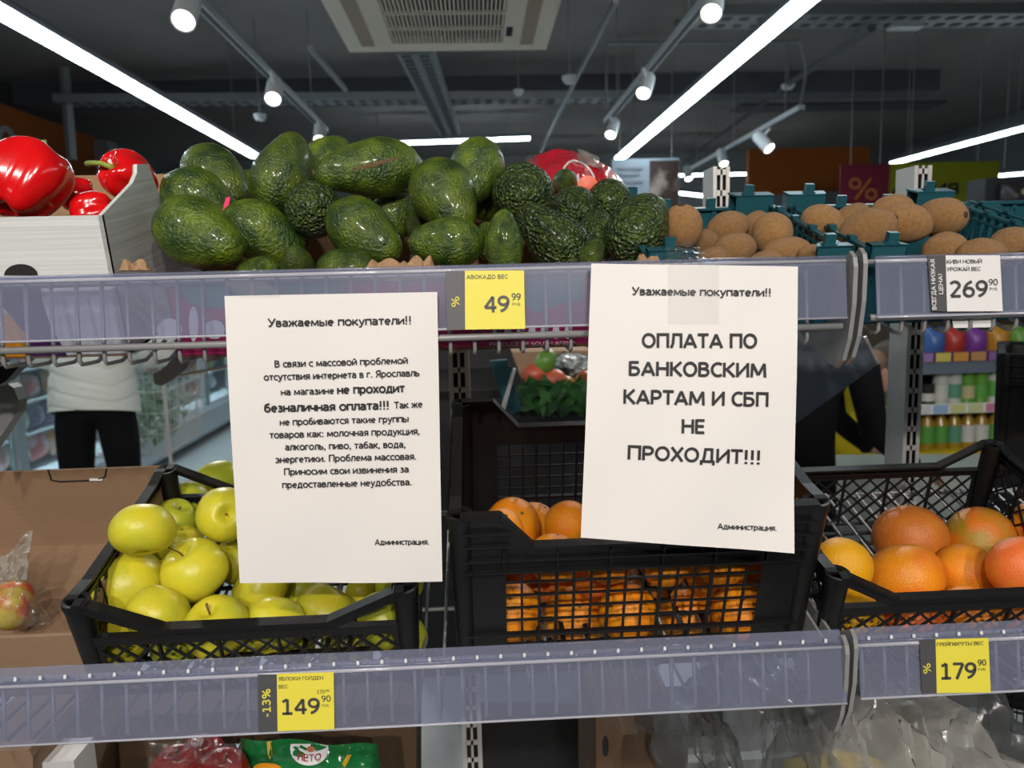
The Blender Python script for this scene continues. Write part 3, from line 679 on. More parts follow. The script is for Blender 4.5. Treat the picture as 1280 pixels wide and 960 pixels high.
_, rsurf, rspx = paper([at(739, 329.5, .763), at(998, 333, .763), at(991, 690.5, .737), at(726, 672, .741)],
      'right white paper notice with large black capitals, hanging over the orange crate', [
    ('Уважаемые покупатели!!', 789.5, 368.7, 962.6, 370.5, 10, 1.85),
    ('ОПЛАТА ПО', 801.8, 434.5, 946, 435.2, 17.8, 1.95),
    ('БАНКОВСКИМ', 785.5, 469.2, 957.5, 471.8, 17.8, 1.95),
    ('КАРТАМ И СБП', 778.8, 504.4, 960, 508.4, 17.8, 1.95),
    ('НЕ', 851.5, 541.4, 880, 541.9, 17.6, 1.95),
    ('ПРОХОДИТ!!!', 784, 574, 949, 580.5, 17.6, 1.95),
    ('Администрация.', 896.5, 660.8, 970, 663.2, 7.2, 1.75)], .004, seed=2)
# tape
def tape(pts4, surf, label, nu=14, nv=14, off=.0007, amp=.0004):
    m = MB().grid(lambda u, v: surf(pts4[0] + (pts4[1] - pts4[0]) * u, pts4[2] + (pts4[3] - pts4[2]) * v) + V((0, -off - amp * abs(math.sin(17 * u + 9 * v) * math.cos(23 * v - 7 * u)), 0)), nu, nv)
    o = m.build('clear_tape', M_TAPE, None, True); tag(o, label, 'tape')
tape((834, 898, 331, 405), lambda x, y: rspx(x, y), 'clear sticky tape strip over the top of the right notice')
tape((282, 334, 352, 372), lambda x, y: at(x + (y - 352) * .9, y, .7625), 'short clear tape at the top left corner of the left notice')

# price tags
def rail_plane(zt, Yt, zb, Yb):
    P0 = V((0, Yt - .0040, zt)); e = V((0, Yb - Yt, zb - zt)); N = e.cross(V((1, 0, 0))).normalized(); return lambda x, y, o=0.: onplane(x, y, P0 - V((0, o, 0)), N)
def price_tag(plane, dark, light, m, label, texts, mt=None):
    t = thing('price_tag', plane(light[0], light[1]), label, 'price tag')
    def q(x0, y0, x1, y1, x2, y2, x3, y3): return [plane(x0, y0), plane(x1, y1), plane(x2, y2), plane(x3, y3)]
    x0, y0, x1, y1, x2, y2, x3, y3 = light
    pc_ = wchild(MB().prism(q(*light), (0, .0006, 0)), 'price_card', m, t)
    sc_ = wchild(MB().prism(q(*dark), (0, .0006, 0)), 'side_card', M_TAGD, t)
    for tx in texts:
        s, a, b, c, d, cap = tx[:6]; mm = tx[6] if len(tx) > 6 else M_TAGI; bo = tx[7] if len(tx) > 7 else 1.4
        lettering(s, a, b, c, d, cap, lambda x, y: plane(x, y, .0008), mm, pc_ if mm == M_TAGI else sc_, bo)
top = rail_plane(ZT, .778, ZB, .770); bot = rail_plane(ZT2, .745, ZB2, .735)
price_tag(top, (557, 339, 581, 338.5, 581.5, 412, 558.5, 412.5), (581, 338.5, 655, 338, 656.5, 411, 581.5, 412), M_TAGY, 'yellow price tag for avocados reading 49.99 on the upper left rail', [
    ('АВОКАДО ВЕС', 583, 348.6, 635, 348, 5), ('49', 605, 390.5, 637, 390, 20.5, M_TAGI, 1.7), ('99', 639.5, 375.5, 651, 375.3, 9), ('РУБ', 640.5, 382, 650, 382, 3.6, M_TAGI, 1.),
    ('%', 574.5, 383.5, 574, 370.5, 10, M_TAGY, 1.3)])
price_tag(bot, (322, 843.5, 346, 843, 347, 914, 323, 915.5), (346, 842.5, 417, 840.5, 418, 911.5, 347, 914), M_TAGY, 'yellow price tag for golden apples reading 149.90 with minus 13 percent', [
    ('ЯБЛОКИ ГОЛДЕН', 348.2, 851, 404, 849.5, 4.6), ('ВЕС', 348.5, 860.8, 360, 860.3, 4.6), ('172', 396.2, 867.2, 405.5, 867, 4.6), ('90', 406.5, 864.8, 411.5, 864.6, 2.8),
    ('149', 352.5, 893.5, 400, 892.5, 20, M_TAGI, 1.7), ('90', 402, 877.5, 413.5, 877, 8), ('РУБ', 402.5, 884, 411, 883.7, 3.6, M_TAGI, 1.),
    ('-13%', 338.5, 896, 338, 861, 10.5, M_TAGY, 1.6)])
price_tag(top, (1159.5, 319.5, 1182, 319.3, 1183.5, 389.3, 1165, 389), (1182, 319.3, 1250, 319, 1253.5, 389, 1184, 389.3), M_TAGW, 'white price tag for new-crop kiwis reading 269.90 on the upper right rail', [
    ('КИВИ НОВЫЙ', 1183.5, 329.6, 1227.5, 329, 5), ('УРОЖАЙ ВЕС', 1183.5, 339, 1226, 338.5, 5), ('269', 1187.5, 371.8, 1235, 371.3, 21, M_TAGI, 1.7), ('90', 1236, 356.8, 1247.5, 356.5, 8),
    ('РУБ', 1237.5, 363, 1246.5, 363, 3.6, M_TAGI, 1.), ('ВСЕГДА НИЗКАЯ', 1170.5, 387, 1168.3, 324, 5.3, M_TAGW, 1.7), ('ЦЕНА!', 1179, 367.5, 1177.8, 342.5, 5.3, M_TAGW, 1.7)])
price_tag(bot, (1149.5, 800, 1169.5, 799.3, 1171, 866.5, 1152.5, 866.8), (1169.5, 799.3, 1235.5, 797.5, 1238.5, 865.5, 1171, 866.5), M_TAGY, 'yellow price tag for grapefruits reading 179.90 on the lower right rail', [
    ('ГРЕЙПФРУТЫ ВЕС', 1171.2, 808, 1229.5, 806.2, 4.6), ('179', 1176.5, 849.3, 1221, 848.5, 20.5, M_TAGI, 1.7), ('90', 1222.3, 832.5, 1233, 832.2, 8), ('РУБ', 1223, 838.8, 1232, 838.5, 3.6, M_TAGI, 1.),
    ('%', 1164, 841.5, 1163, 829, 9.5, M_TAGY, 1.3)])
# loose second card hanging under the kiwi rail
o = MB().prism([at(x, y, .783) for x, y in ((1187, 382), (1246, 382), (1240, 409), (1192, 410))], (0, .0005, 0)).build('spare_card', M_TAGW); tag(o, 'loose white card showing below the kiwi price tag', 'card')
# ---------------------------------------------------------------- crates and boxes
def tiltM(x, y, z, a=TILT): return Matrix.Translation((x, y, z)) @ Matrix.Rotation(a, 4, 'X')
def clip_diag(w_, h, s, sp):
    """segments of a diamond lattice in a w x h rectangle; s = slope (dz/dx)"""
    segs = []
    for sg in (1, -1):
        c = -abs(s) * w_
        while c < h + abs(s) * w_:
            pts = []
            for (u, v) in ((0, c), (w_, c + sg * s * w_)):
                pts.append((u, v))
            (u0, v0), (u1, v1) = pts
            t0, t1 = 0., 1.; dv = v1 - v0
            if abs(dv) > 1e-9:
                ta, tb = (0 - v0) / dv, (h - v0) / dv
                if ta > tb: ta, tb = tb, ta
                t0, t1 = max(t0, ta), min(t1, tb)
            if t1 - t0 > 1e-4: segs.append(((u0 + (u1 - u0) * t0, v0 + dv * t0), (u0 + (u1 - u0) * t1, v0 + dv * t1)))
            c += sp
    return segs
def crate(label, M, W, D, H, low, slope, style, cat='crate', m=M_BLK, group=None, sidedip=False):
    t = thing('plastic_crate', (0, 0, 0), label, cat, group); t.matrix_world = M
    t.location = M.to_translation(); t.rotation_euler = M.to_euler()
    ro = .0125
    pz = MB().lathe([(ro - .004, H - .05), (ro - .0035, H), (ro + .0015, H + .001), (ro + .0025, H - .004), (ro + .001, H - .012), (ro - .003, 0), (0, 0)], 22)
    pz.lathe([(0, H - .05), (ro - .004, H - .05)], 22)
    for (x, y) in ((ro, ro), (W - ro, ro), (ro, D - ro), (W - ro, D - ro)):
        o = pz.build('corner_post', m, t, 40); o.location = (x, y, 0)
    tp = .006
    faces = {'front': (lambda u, v: V((u, tp * (1 - v / H) + .004, v)), W), 'back': (lambda u, v: V((u, D - .004 - tp * (1 - v / H), v)), W),
             'left': (lambda u, v: V((tp * (1 - v / H) + .004, u, v)), D), 'right': (lambda u, v: V((W - .004 - tp * (1 - v / H), u, v)), D)}
    for nm, (P, L) in faces.items():
        fb = nm in ('front', 'back')
        h = low if fb or sidedip else H - .004
        inw = {'front': V((0, 1, 0)), 'back': V((0, -1, 0)), 'left': V((1, 0, 0)), 'right': V((-1, 0, 0))}[nm]
        a, b = slope if fb else (.02, .05)
        prof = [(ro, H), (a, H), (b, h), (L - b, h), (L - a, H), (L - ro, H)]
        r = MB()
        for (p, q) in zip(prof, prof[1:]):
            if p[0] == q[0]: continue
            A, B = P(*p), P(*q)
            r.bar(A + inw * .003, B + inw * .003, .0035, .013); r.bar(A - V((0, 0, .006)), B - V((0, 0, .006)), .012, .0025)
        r.build('rim', m, t)
        if style == 'diamond':
            top = h - .018; r = MB()
            r.bar(P(ro, top + .004), P(L - ro, top + .004), .011, .003); r.bar(P(ro, top + .009) + inw * .002, P(L - ro, top + .009) + inw * .002, .0025, .009)
            r.build('middle_rail', m, t)
            if nm in ('left', 'right'): 
                r = MB(); top = H - .02
            r = MB()
            for (p, q) in clip_diag(L - .05, top - .004, .95 if nm != 'x' else 1, .0245):
                r.bar(P(p[0] + .025, p[1] + .004), P(q[0] + .025, q[1] + .004), .0028, .0022)
            for k in range(1, 5):
                r.bar(P(.025 + (L - .05) * k / 5, .004), P(.025 + (L - .05) * k / 5, top), .0025, .005, up=(1, 0, 0) if fb else (0, 1, 0))
            r.build('lattice', m, t)
            for sx in (0, 1):
                r = MB()
                u0, u1 = (ro, .028) if sx == 0 else (L - .028, L - ro)
                r.prism([P(u0, 0), P(u1, 0), P(u1, h - .01), P(u0, h - .01)], inw * .002)
                r.build('corner_panel', m, t)
        else:
            g0, g1 = .058, L - .062; zt = h - .030; zm = zt * .37
            r = MB(); r.prism([P(ro, zt), P(L - ro, zt), P(L - ro, h - .004), P(ro, h - .004)], inw * .0018)
            r.prism([P(a, h - .004), P(b, h - .004), P(a, H - .004)], inw * .0018); r.prism([P(L - a, h - .004), P(L - b, h - .004), P(L - a, H - .004)][::-1], inw * .0018)
            r.prism([P(ro, h - .004), P(a, h - .004), P(a, H - .004), P(ro, H - .004)], inw * .0018); r.prism([P(L - a, h - .004), P(L - ro, h - .004), P(L - ro, H - .004), P(L - a, H - .004)], inw * .0018)
            r.prism([P(ro, 0), P(g0, 0), P(g0, zt), P(ro, zt)], inw * .0018); r.prism([P(g1, 0), P(L - ro, 0), P(L - ro, zt), P(g1, zt)], inw * .0018)
            r.build('upper_band', m, t)
            r = MB(); out = -inw * .0035
            for k in range(int(L / .058)):
                u = g0 + k * (g1 - g0) / 5
                if u <= g1 + .001: r.bar(P(u, zt) + out, P(u, h - .004) + out, .0022, .004, up=(1, 0, 0) if fb else (0, 1, 0))
            for z in (zt, zt + .016, zm - .0, .0): r.bar(P(ro, z) + out, P(L - ro, z) + out, .0028 if z != zm else .0035, .006)
            for z in (h + .005, h + .022):
                if z < H: 
                    r.bar(P(ro, z) + out, P(a + .01, z) + out, .0022, .005); r.bar(P(L - a - .01, z) + out, P(L - ro, z) + out, .0022, .005)
            r.build('rib', m, t)
            r = MB(); n = int((g1 - g0) / .0182)
            for k in range(n + 1):
                u = g0 + (g1 - g0) * k / n; wv = .0038 if k % 3 == 0 else .0026
                r.bar(P(u, 0), P(u, zt), wv, .003, up=(1, 0, 0) if fb else (0, 1, 0))
            for z in [zm + (zt - zm) * j / 5 for j in range(1, 5)] + [zm * j / 3 for j in (1, 2)]:
                r.bar(P(g0, z), P(g1, z), .0020, .0025)
            r.build('grid', m, t)
    r = MB()
    for k in range(12): r.bar((.01, .01 + (D - .02) * k / 11, .002), (W - .01, .01 + (D - .02) * k / 11, .002), .003, .006)
    for k in range(14): r.bar((.01 + (W - .02) * k / 13, .01, .002), (.01 + (W - .02) * k / 13, D - .01, .002), .003, .006)
    r.build('base_grid', m, t)
    return t
cA = at(95, 750, .80); cB = at(530, 742, .80)
CH = .132
def corner_origin(c, H, ro=.0125):
    # c: world position of the front left post's top centre
    return V((c.x - ro, c.y - ro + math.sin(TILT) * H, c.z - math.cos(TILT) * H - ro * TT))
oA = corner_origin(cA, CH); WA = cB.x - cA.x + .004
crate('black plastic crate with diamond lattice holding the yellow apples', tiltM(*oA), WA, .293, CH, .094, (.022, .098), 'diamond')
cO = at(575, 642, .794); oO = corner_origin(cO, .215); WO = at(1020, 633, .794).x - cO.x + .025
crate('tall black plastic crate with square grid front holding the oranges', tiltM(*oO), WO, .293, .215, .174, (.055, .09), 'grid')
cG = at(1047, 716, .80); oG = corner_origin(cG, CH)
crate('black plastic crate with diamond lattice holding the grapefruits', tiltM(*oG), .375, .293, CH, .097, (.022, .085), 'diamond')
cK = at(1247, 440, 1.36)
for k in range(4):
    t = crate(('top', 'second', 'third', 'lowest')[k] + ' black grid crate of the stack at the right edge behind the grapefruits', Matrix.Translation((cK.x, 1.36, cK.z - .31 - .31 * k)) @ Matrix.Rotation(RAD(-35), 4, 'Z'), .4, .3, .305, .28, (.05, .08), 'grid', group='stacked black grid crates')

# teal kiwi trays
def tray(x, label, W=.24, D=.255, H=.088, z0=1.334, Y0=.797, low=False):
    M = tiltM(x, Y0 + .03, z0 + .008); t = thing('kiwi_tray', M.to_translation(), label, 'tray', 'teal kiwi trays', M.to_euler())
    m = M_TEAL
    for (cx, cy, sx, sy) in ((0, 0, 1, 1), (W, 0, -1, 1), (0, D, 1, -1), (W, D, -1, -1)):
        hc = H if cy == 0 else H + .008 - (.022 if low else 0); g = .05 if cy else .034; dpt = .014 if cy == 0 else .022
        a = MB().prism([(cx, cy, 0), (cx + sx * g, cy, 0), (cx + sx * (g + .004), cy, hc), (cx, cy, hc)], (0, sy * .002, 0))
        a.prism([(cx, cy, 0), (cx, cy + sy * dpt, 0), (cx, cy + sy * dpt, hc), (cx, cy, hc)], (sx * .002, 0, 0))
        a.prism([(cx, cy, hc - .002), (cx + sx * (g + .006), cy, hc - .002), (cx + sx * g, cy + sy * dpt, hc - .002), (cx, cy + sy * dpt, hc - .002)], (0, 0, .0025))
        a.prism([(cx + sx * g, cy + sy * dpt, 0), (cx + sx * g, cy + sy * dpt, hc), (cx + sx * .002, cy + sy * dpt, hc), (cx + sx * .002, cy + sy * dpt, 0)], (0, -sy * .0015, 0))
        a.build('corner_block', m, t)
        b = MB().box((-.0055, -.004, 0), (.0055, .004, .012)); b.box((-.007, -.005, 0), (.007, .005, .002))
        if low and cy: continue
        o = b.build('stacking_tab', m, t); o.location = (cx + sx * (g * .62 if cy else .024), cy + sy * dpt * .5, hc)
    # walls
    for y, s in ((0, 1), (D, -1)):
        hh = H - .028 if y == 0 else H - .012
        r = MB().prism([(.03, y, 0), (W - .03, y, 0), (W - .03, y, hh), (.03, y, hh)], (0, s * .002, 0)); r.bar((.03, y + s * .003, hh), (W - .03, y + s * .003, hh), .003, .009); 
        for k in range(6):
            u = .05 + (W - .1) * k / 5; r.bar((u - .006, y + s * .004, hh - .024), (u, y + s * .004, hh), .003, .004); r.bar((u + .006, y + s * .004, hh - .024), (u, y + s * .004, hh), .003, .004)
        r.build('end_wall', m, t)
        if y:
            for k in () if low else (.36, .64):
                o = MB().box((-.006, -.003, 0), (.006, .003, .014)).build('stacking_tab', m, t); o.location = (W * k, y - .003, hh)
    for x_, s in ((0, 1), (W, -1)):
        r = MB(); hh = H - .006
        r.bar((x_ + s * .002, .012, hh), (x_ + s * .002, D - .02, hh), .003, .008); r.bar((x_ + s * .002, .012, hh - .011), (x_ + s * .002, D - .02, hh - .011), .003, .004)
        for k in range(14): y = .02 + (D - .04) * k / 13; r.bar((x_ + s * .002, y, .005), (x_ + s * .002, y, hh), .004, .002, up=(0, 1, 0))
        for k in range(4): y = .05 + (D - .1) * k / 3; r.box((x_ + s * .002 - .004, y - .005, hh), (x_ + s * .002 + .004, y + .005, hh + .005))
        r.prism([(x_, .01, 0), (x_, D - .01, 0), (x_, D - .01, .02), (x_, .01, .02)], (s * .0015, 0, 0))
        r.build('side_rail', m, t)
    MB().box((0, 0, 0), (W, D, .002)).build('base', m, t)
    return t
tray(.180, 'left teal plastic kiwi tray between the avocados and the double rails', .218)
tray(.4175, 'second teal plastic kiwi tray, holding the tilted kiwis above the double tabs', .226)
tray(.665, 'third teal kiwi tray at the right edge, its thin rail before the dark packets', low=True)

# cardboard boxes
def carton(name, label, M, W, D, H, hb, mf, mi, m_print=None, step=None, th=.004, parts=None):
    t = thing(name, M.to_translation(), label, 'box', None, M.to_euler())
    def wall(poly, d, nm, mm): return MB().prism(poly, d).build(nm, mm, t)
    wall([(0, 0, 0), (W, 0, 0), (W, 0, H), (0, 0, H)], (0, th, 0), 'front_panel', mf)
    wall([(.001, th + .0005, 0), (W - .001, th + .0005, 0), (W - .001, th + .0005, H - .001), (.001, th + .0005, H - .001)], (0, .001, 0), 'lining', mi)
    wall([(0, D - th, 0), (W, D - th, 0), (W, D - th, hb), (0, D - th, hb)], (0, th, 0), 'back_panel', mi)
    st = step or [(0, H), (D, hb)]
    for x, s in ((0, 1), (W, -1)):
        poly = [(x, 0, 0)] + [(x, y, z) for y, z in st] + [(x, D, 0)]
        wall(poly, (s * th, 0, 0), 'side_panel', mf)
        poly2 = [(x + s * (th + .0004), max(y, .005), max(z - .001, 0)) for (_, y, z) in poly]
        wall(poly2, (s * .001, 0, 0), 'side_lining', mi)
    wall([(0, 0, 0), (W, 0, 0), (W, D, 0), (0, D, 0)], (0, 0, .003), 'bottom', mi)
    return t
# pepper box
xr_ = at(131, 300, .795).x; zPB = ZF + .0225
MPB = tiltM(xr_ - .42, .824, ZF + .0045, RAD(12))
Hf = (at(100, 270, .795).z - ZF - .0045) / math.cos(RAD(12))
# side panel with a cut: low in front, high tab behind, low again
pb = carton('pepper_box', 'white corrugated cardboard box holding the red peppers', MPB, .42, .29, Hf, .164, M_WCARD, M_CARDIN,
            step=[(0, Hf), (.085, Hf + .024), (.10, Hf + .033), (.104, Hf + .042), (.135, Hf + .040), (.15, Hf + .007), (.29, .164)])
def onboxfront(x, y, M=MPB, o=.0008):
    N = (M.to_3x3() @ V((0, -1, 0))); return onplane(x, y, M.to_translation() + N * o, N)
def printed(name, poly, fn, m, t):
    o = MB().prism([fn(x, y) for x, y in poly], (0, .0003, 0)).build(name, m); o.parent = t; o.matrix_parent_inverse = full(t).inverted(); return o
def disc(cx, cy, rx, ry, n=16, a0=0, a1=2 * math.pi): return [(cx + rx * math.cos(a0 + (a1 - a0) * k / n), cy - ry * math.sin(a0 + (a1 - a0) * k / n)) for k in range(n + (a1 - a0 < 6))]
printed('handle_hole', disc(26, 344, 21, 14, 14, 0, math.pi), onboxfront, M_DARK, pb)
printed('purple_print', [(0, 360), (50, 352), (52, 375), (62, 405), (84, 445), (30, 445), (18, 400), (0, 380)], onboxfront, M_PURP, pb)
printed('orange_print', [(-60, 395), (10, 392), (34, 420), (40, 425), (32, 446), (-60, 447)], lambda x, y: onboxfront(x, y, o=.0012), M_ORGP, pb)
# avocado box
MAB = tiltM(-.312, .812, ZF + .001, RAD(12))
ab = carton('avocado_box', 'magenta and brown cardboard box under the avocados, reading produce of South Africa', MAB, .462, .29, .075, .115, M_MAG, M_CARDIN, step=[(0, .075), (.05, .066), (.29, .09)])
def onab(x, y, o=.001):
    N = (MAB.to_3x3() @ V((0, -1, 0))); return onplane(x, y, MAB.to_translation() + N * o, N)
printed('teal_print', [(218, 350), (278, 348), (430, 348), (430, 372), (300, 376), (290, 384), (262, 386), (236, 380), (228, 365)], onab, M_TEALP, ab)
printed('teal_print', [(660, 345), (730, 345), (730, 375), (700, 380), (672, 392), (655, 380)], onab, M_TEALP, ab)
for (x, y, rx, ry) in ((212, 412, 16, 14), (242, 405, 6, 22), (268, 412, 13, 12), (225, 431, 7, 4)): printed('white_print', disc(x, y, rx, ry), lambda a, b: onab(a, b, .0014), M_WHT, ab)
for k in range(7): printed('white_print', disc(620 + k * 15, 415, 4.5, 9, 10), lambda a, b: onab(a, b, .0014), M_WHT, ab)
lettering('PRODUCE OF SOUTH AFRICA', 612, 433, 721, 431, 4.8, lambda x, y: onab(x, y, .0016), M_WHT, ab, 1.3)
# torn cardboard flaps at the lip
random.seed(3)
for i, (x0, x1, yb, hh, lb) in enumerate(((147, 190, 338, 12, 'torn brown cardboard flap between the pepper box and the avocados'), (455, 515, 337, 12, 'torn reddish-brown cardboard flap under the middle of the avocado pile'), (505, 545, 337, 15, 'torn brown cardboard flap left of the avocado price tag'), (793, 828, 330, 11, 'curled dry brown leaf of cardboard beside the taped crate tab'))):
    def ff(u, v, x0=x0, x1=x1, yb=yb, hh=hh, i=i):
        k = noise.noise(V((u * 5, v * 2, i * 7.3)))
        return at(x0 + (x1 - x0) * u, yb - hh * v * (.65 + .55 * abs(math.sin(u * 7 + i))) * min(1, 6 * u, 6 * (1 - u)), .792 + .012 * v + .007 * k)
    m = MB().grid(ff, 24, 6); n = len(m.v); m.grid(lambda u, v: ff(u, v) + V((0, .0015, -.0006)), 24, 6)
    tag(m.build('cardboard_flap', M_CARDIN, None, 30), lb, 'cardboard flap', 'torn cardboard flaps')
o = MB().prism([at(x, y, .93) for x, y in ((278, 265), (282, 247), (288, 246), (286, 256), (281, 266))], (0, .002, 0)).build('pink_tape', mat('pink_tape_paper', (.75, .02, .12), .5)); tag(o, 'small strip of bright pink tape between the left avocados', 'tape')
# lower left brown carton
MBX = tiltM(-.84, .832, ZF2 + .0075)
hb_ = .127
bx = carton('cardboard_box', 'open brown cardboard box at the lower left beside the apple crate', MBX, .40, .285, .084, hb_, M_CARD, M_CARD, step=[(0, .084), (.285, hb_)])
def onback(x, y):
    N = (MBX.to_3x3() @ V((0, -1, 0))); return onplane(x, y, MBX @ V((0, .2795, 0)), N)
mb = MB(); pp = [onback(60, 587), onback(64, 600), onback(75, 602), onback(120, 600), onback(131, 596), onback(133, 586)]
for a, b in zip(pp, pp[1:]): mb.bar(a, b, .0015, .0015)
wchild(mb, 'handle_cut', M_DARK, bx)
mb = MB(); mb.bar(onback(112, 599.5), onback(128, 599.5), .003, .002); wchild(mb, 'cut_gap', M_WHT, bx)

# ---------------------------------------------------------------- fruit
DM = .95
def relax(items, tol=.0015, it=80, ymin=None):
    """items: dict(c=pixel centre, d=depth, spheres=[(offset camera-space unit vector * scale px, rpx)]); moves fruit along their own line of sight until they only touch"""
    for _ in range(it):
        moved = False
        for i in range(len(items)):
            for j in range(i + 1, len(items)):
                a, b = items[i], items[j]; worst = 0
                for (oa, ra) in a['s']:
                    A = a['o'] * a['d'] + oa * a['d']; RA = ra * a['d']
                    for (ob, rb) in b['s']:
                        B = b['o'] * b['d'] + ob * b['d']; w_ = RA + rb * b['d'] - (A - B).length
                        if w_ > worst: worst = w_
                if worst > tol:
                    moved = True; st = min(.006, worst * .6)
                    n, f_ = (a, b) if a['row'][3] <= b['row'][3] else (b, a)
                    f_['d'] += st * .75
                    if n['d'] - st * .25 > n['dmin']: n['d'] -= st * .25
        if not moved: break
def axis_world(ang, t):
    a = RAD(ang); tt = RAD(t); return V((math.cos(a) * math.cos(tt), math.sin(a) * math.cos(tt), math.sin(tt)))
def setup(rows, shape):
    """rows: (cx, cy, wpx, Y, angle, toward, kwargs...) -> items with camera-space spheres"""
    items = []
    for r in rows:
        cx, cy, w_, Y, ang, tw = r[:6]
        o = V(((cx - 640) / F, (480 - cy) / F, -1)); d = Y / (RM @ o).y
        ax = axis_world(ang, tw); rad = w_ / 2 / F; s = [(ax * k * rad, q * rad) for k, q in shape]
        items.append(dict(o=o, d=d, dmin=d * DM, s=s, ax=ax, rad=rad, row=r))
    return items
def placeM(it, spin=0., scale=1.):
    c = CAM + RM @ (it['o'] * it['d']); q = (RM @ it['ax']).to_track_quat('Z', 'Y'); r = it['rad'] * it['d'] * scale
    return Matrix.Translation(c) @ q.to_matrix().to_4x4() @ Matrix.Rotation(spin, 4, 'Z') @ Matrix.Scale(r, 4)
def setM(o, M):
    l, q, s = M.decompose(); o.location = l; o.rotation_mode = 'QUATERNION'; o.rotation_quaternion = q; o.scale = s

# unit meshes: radius 1 at the widest, long axis +Z (stem end), origin at the widest section
def lump(p, amp, fr, seed): return 1 + amp * noise.noise(V(p) * fr + V((seed * 3.1, seed * 1.7, seed)))
def avo_mesh(L, neck, seed):
    tab = [(0, 0), (.012, .2), (.04, .36), (.09, .58), (.16, .77), (.25, .92), (.36, 1), (.47, .99), (.58, .9), (.68, .775), (.77, .66), (.85, .565), (.91, .47), (.955, .35), (.985, .2), (.995, .1), (1, 0)]
    prof = []
    for z, r in tab:
        e = math.sqrt(max(0, 1 - (2 * z - 1) ** 2)); rr = r * neck + e * (1 - neck)
        prof.append((rr, (z - .38) * L))
    m = MB().lathe(prof, 28)
    m.v = [tuple(V(v) * lump(v, .05, 1.1, seed)) for v in m.v]
    return m, (1 - .38) * L
def apple_mesh(seed, h=.86):
    m = MB(); prof = []
    for k in range(27):
        a = math.pi * k / 26; r = max(0, math.sin(a)) ** .86 * (1 + .07 * math.cos(a)); z = -math.cos(a) * h
        z += -.34 * math.exp(-(r / .27) ** 2) if k > 13 else .22 * math.exp(-(r / .25) ** 2)
        prof.append((r * 1.0, z))
    m.lathe(prof, 30)
    out = []
    for v in m.v:
        th = math.atan2(v[1], v[0]); k = 1 + .018 * math.cos(5 * th + seed) * (1 - .6 * v[2]); out.append(tuple(V((v[0] * k, v[1] * k, v[2])) * lump(v, .06, .9, seed)))
    m.v = out; return m
def orange_mesh(seed, h=.95):
    prof = []
    for k in range(25):
        a = math.pi * k / 24; r = math.sin(a); z = -math.cos(a) * h - (.05 * math.exp(-(r / .16) ** 2) if k > 12 else 0); prof.append((r, z))
    m = MB().lathe(prof, 30); m.v = [tuple(V(v) * lump(v, .05, .8, seed)) for v in m.v]; return m
def kiwi_mesh(seed, L=1.25):
    prof = []
    for k in range(21):
        a = math.pi * k / 20; prof.append((max(0, math.sin(a)) ** .9, -math.cos(a) * L * (1 - .06 * math.sin(a))))
    m = MB().lathe(prof, 26); m.v = [tuple(V(v) * lump(v, .06, 1.0, seed)) for v in m.v]; return m
_mc = {}
def cached(key, fn):
    if key not in _mc: _mc[key] = fn()
    return _mc[key]
def fruit(name, it, mesh_key, meshfn, m, label, cat, group, kids=()):
    key = (mesh_key, m.name)
    if key not in _mc:
        mb = meshfn(); mb = mb[0] if isinstance(mb, tuple) else mb
        o = mb.build(name, m, None, True); _mc[key] = o.data
    else:
        o = bpy.data.objects.new(name, _mc[key]); COL.objects.link(o)
    setM(o, placeM(it, spin=hash_(label) * 6.28)); tag(o, label, cat, group)
    for (kn, km, kfn, kk) in kids:
        if kk not in _mc: c = kfn().build(kn, km, o, True); _mc[kk] = c.data
        else:
            c = bpy.data.objects.new(kn, _mc[kk]); COL.objects.link(c); c.parent = o
    return o
def hash_(s): return (sum(ord(ch) * (i + 3) for i, ch in enumerate(s)) % 997) / 997

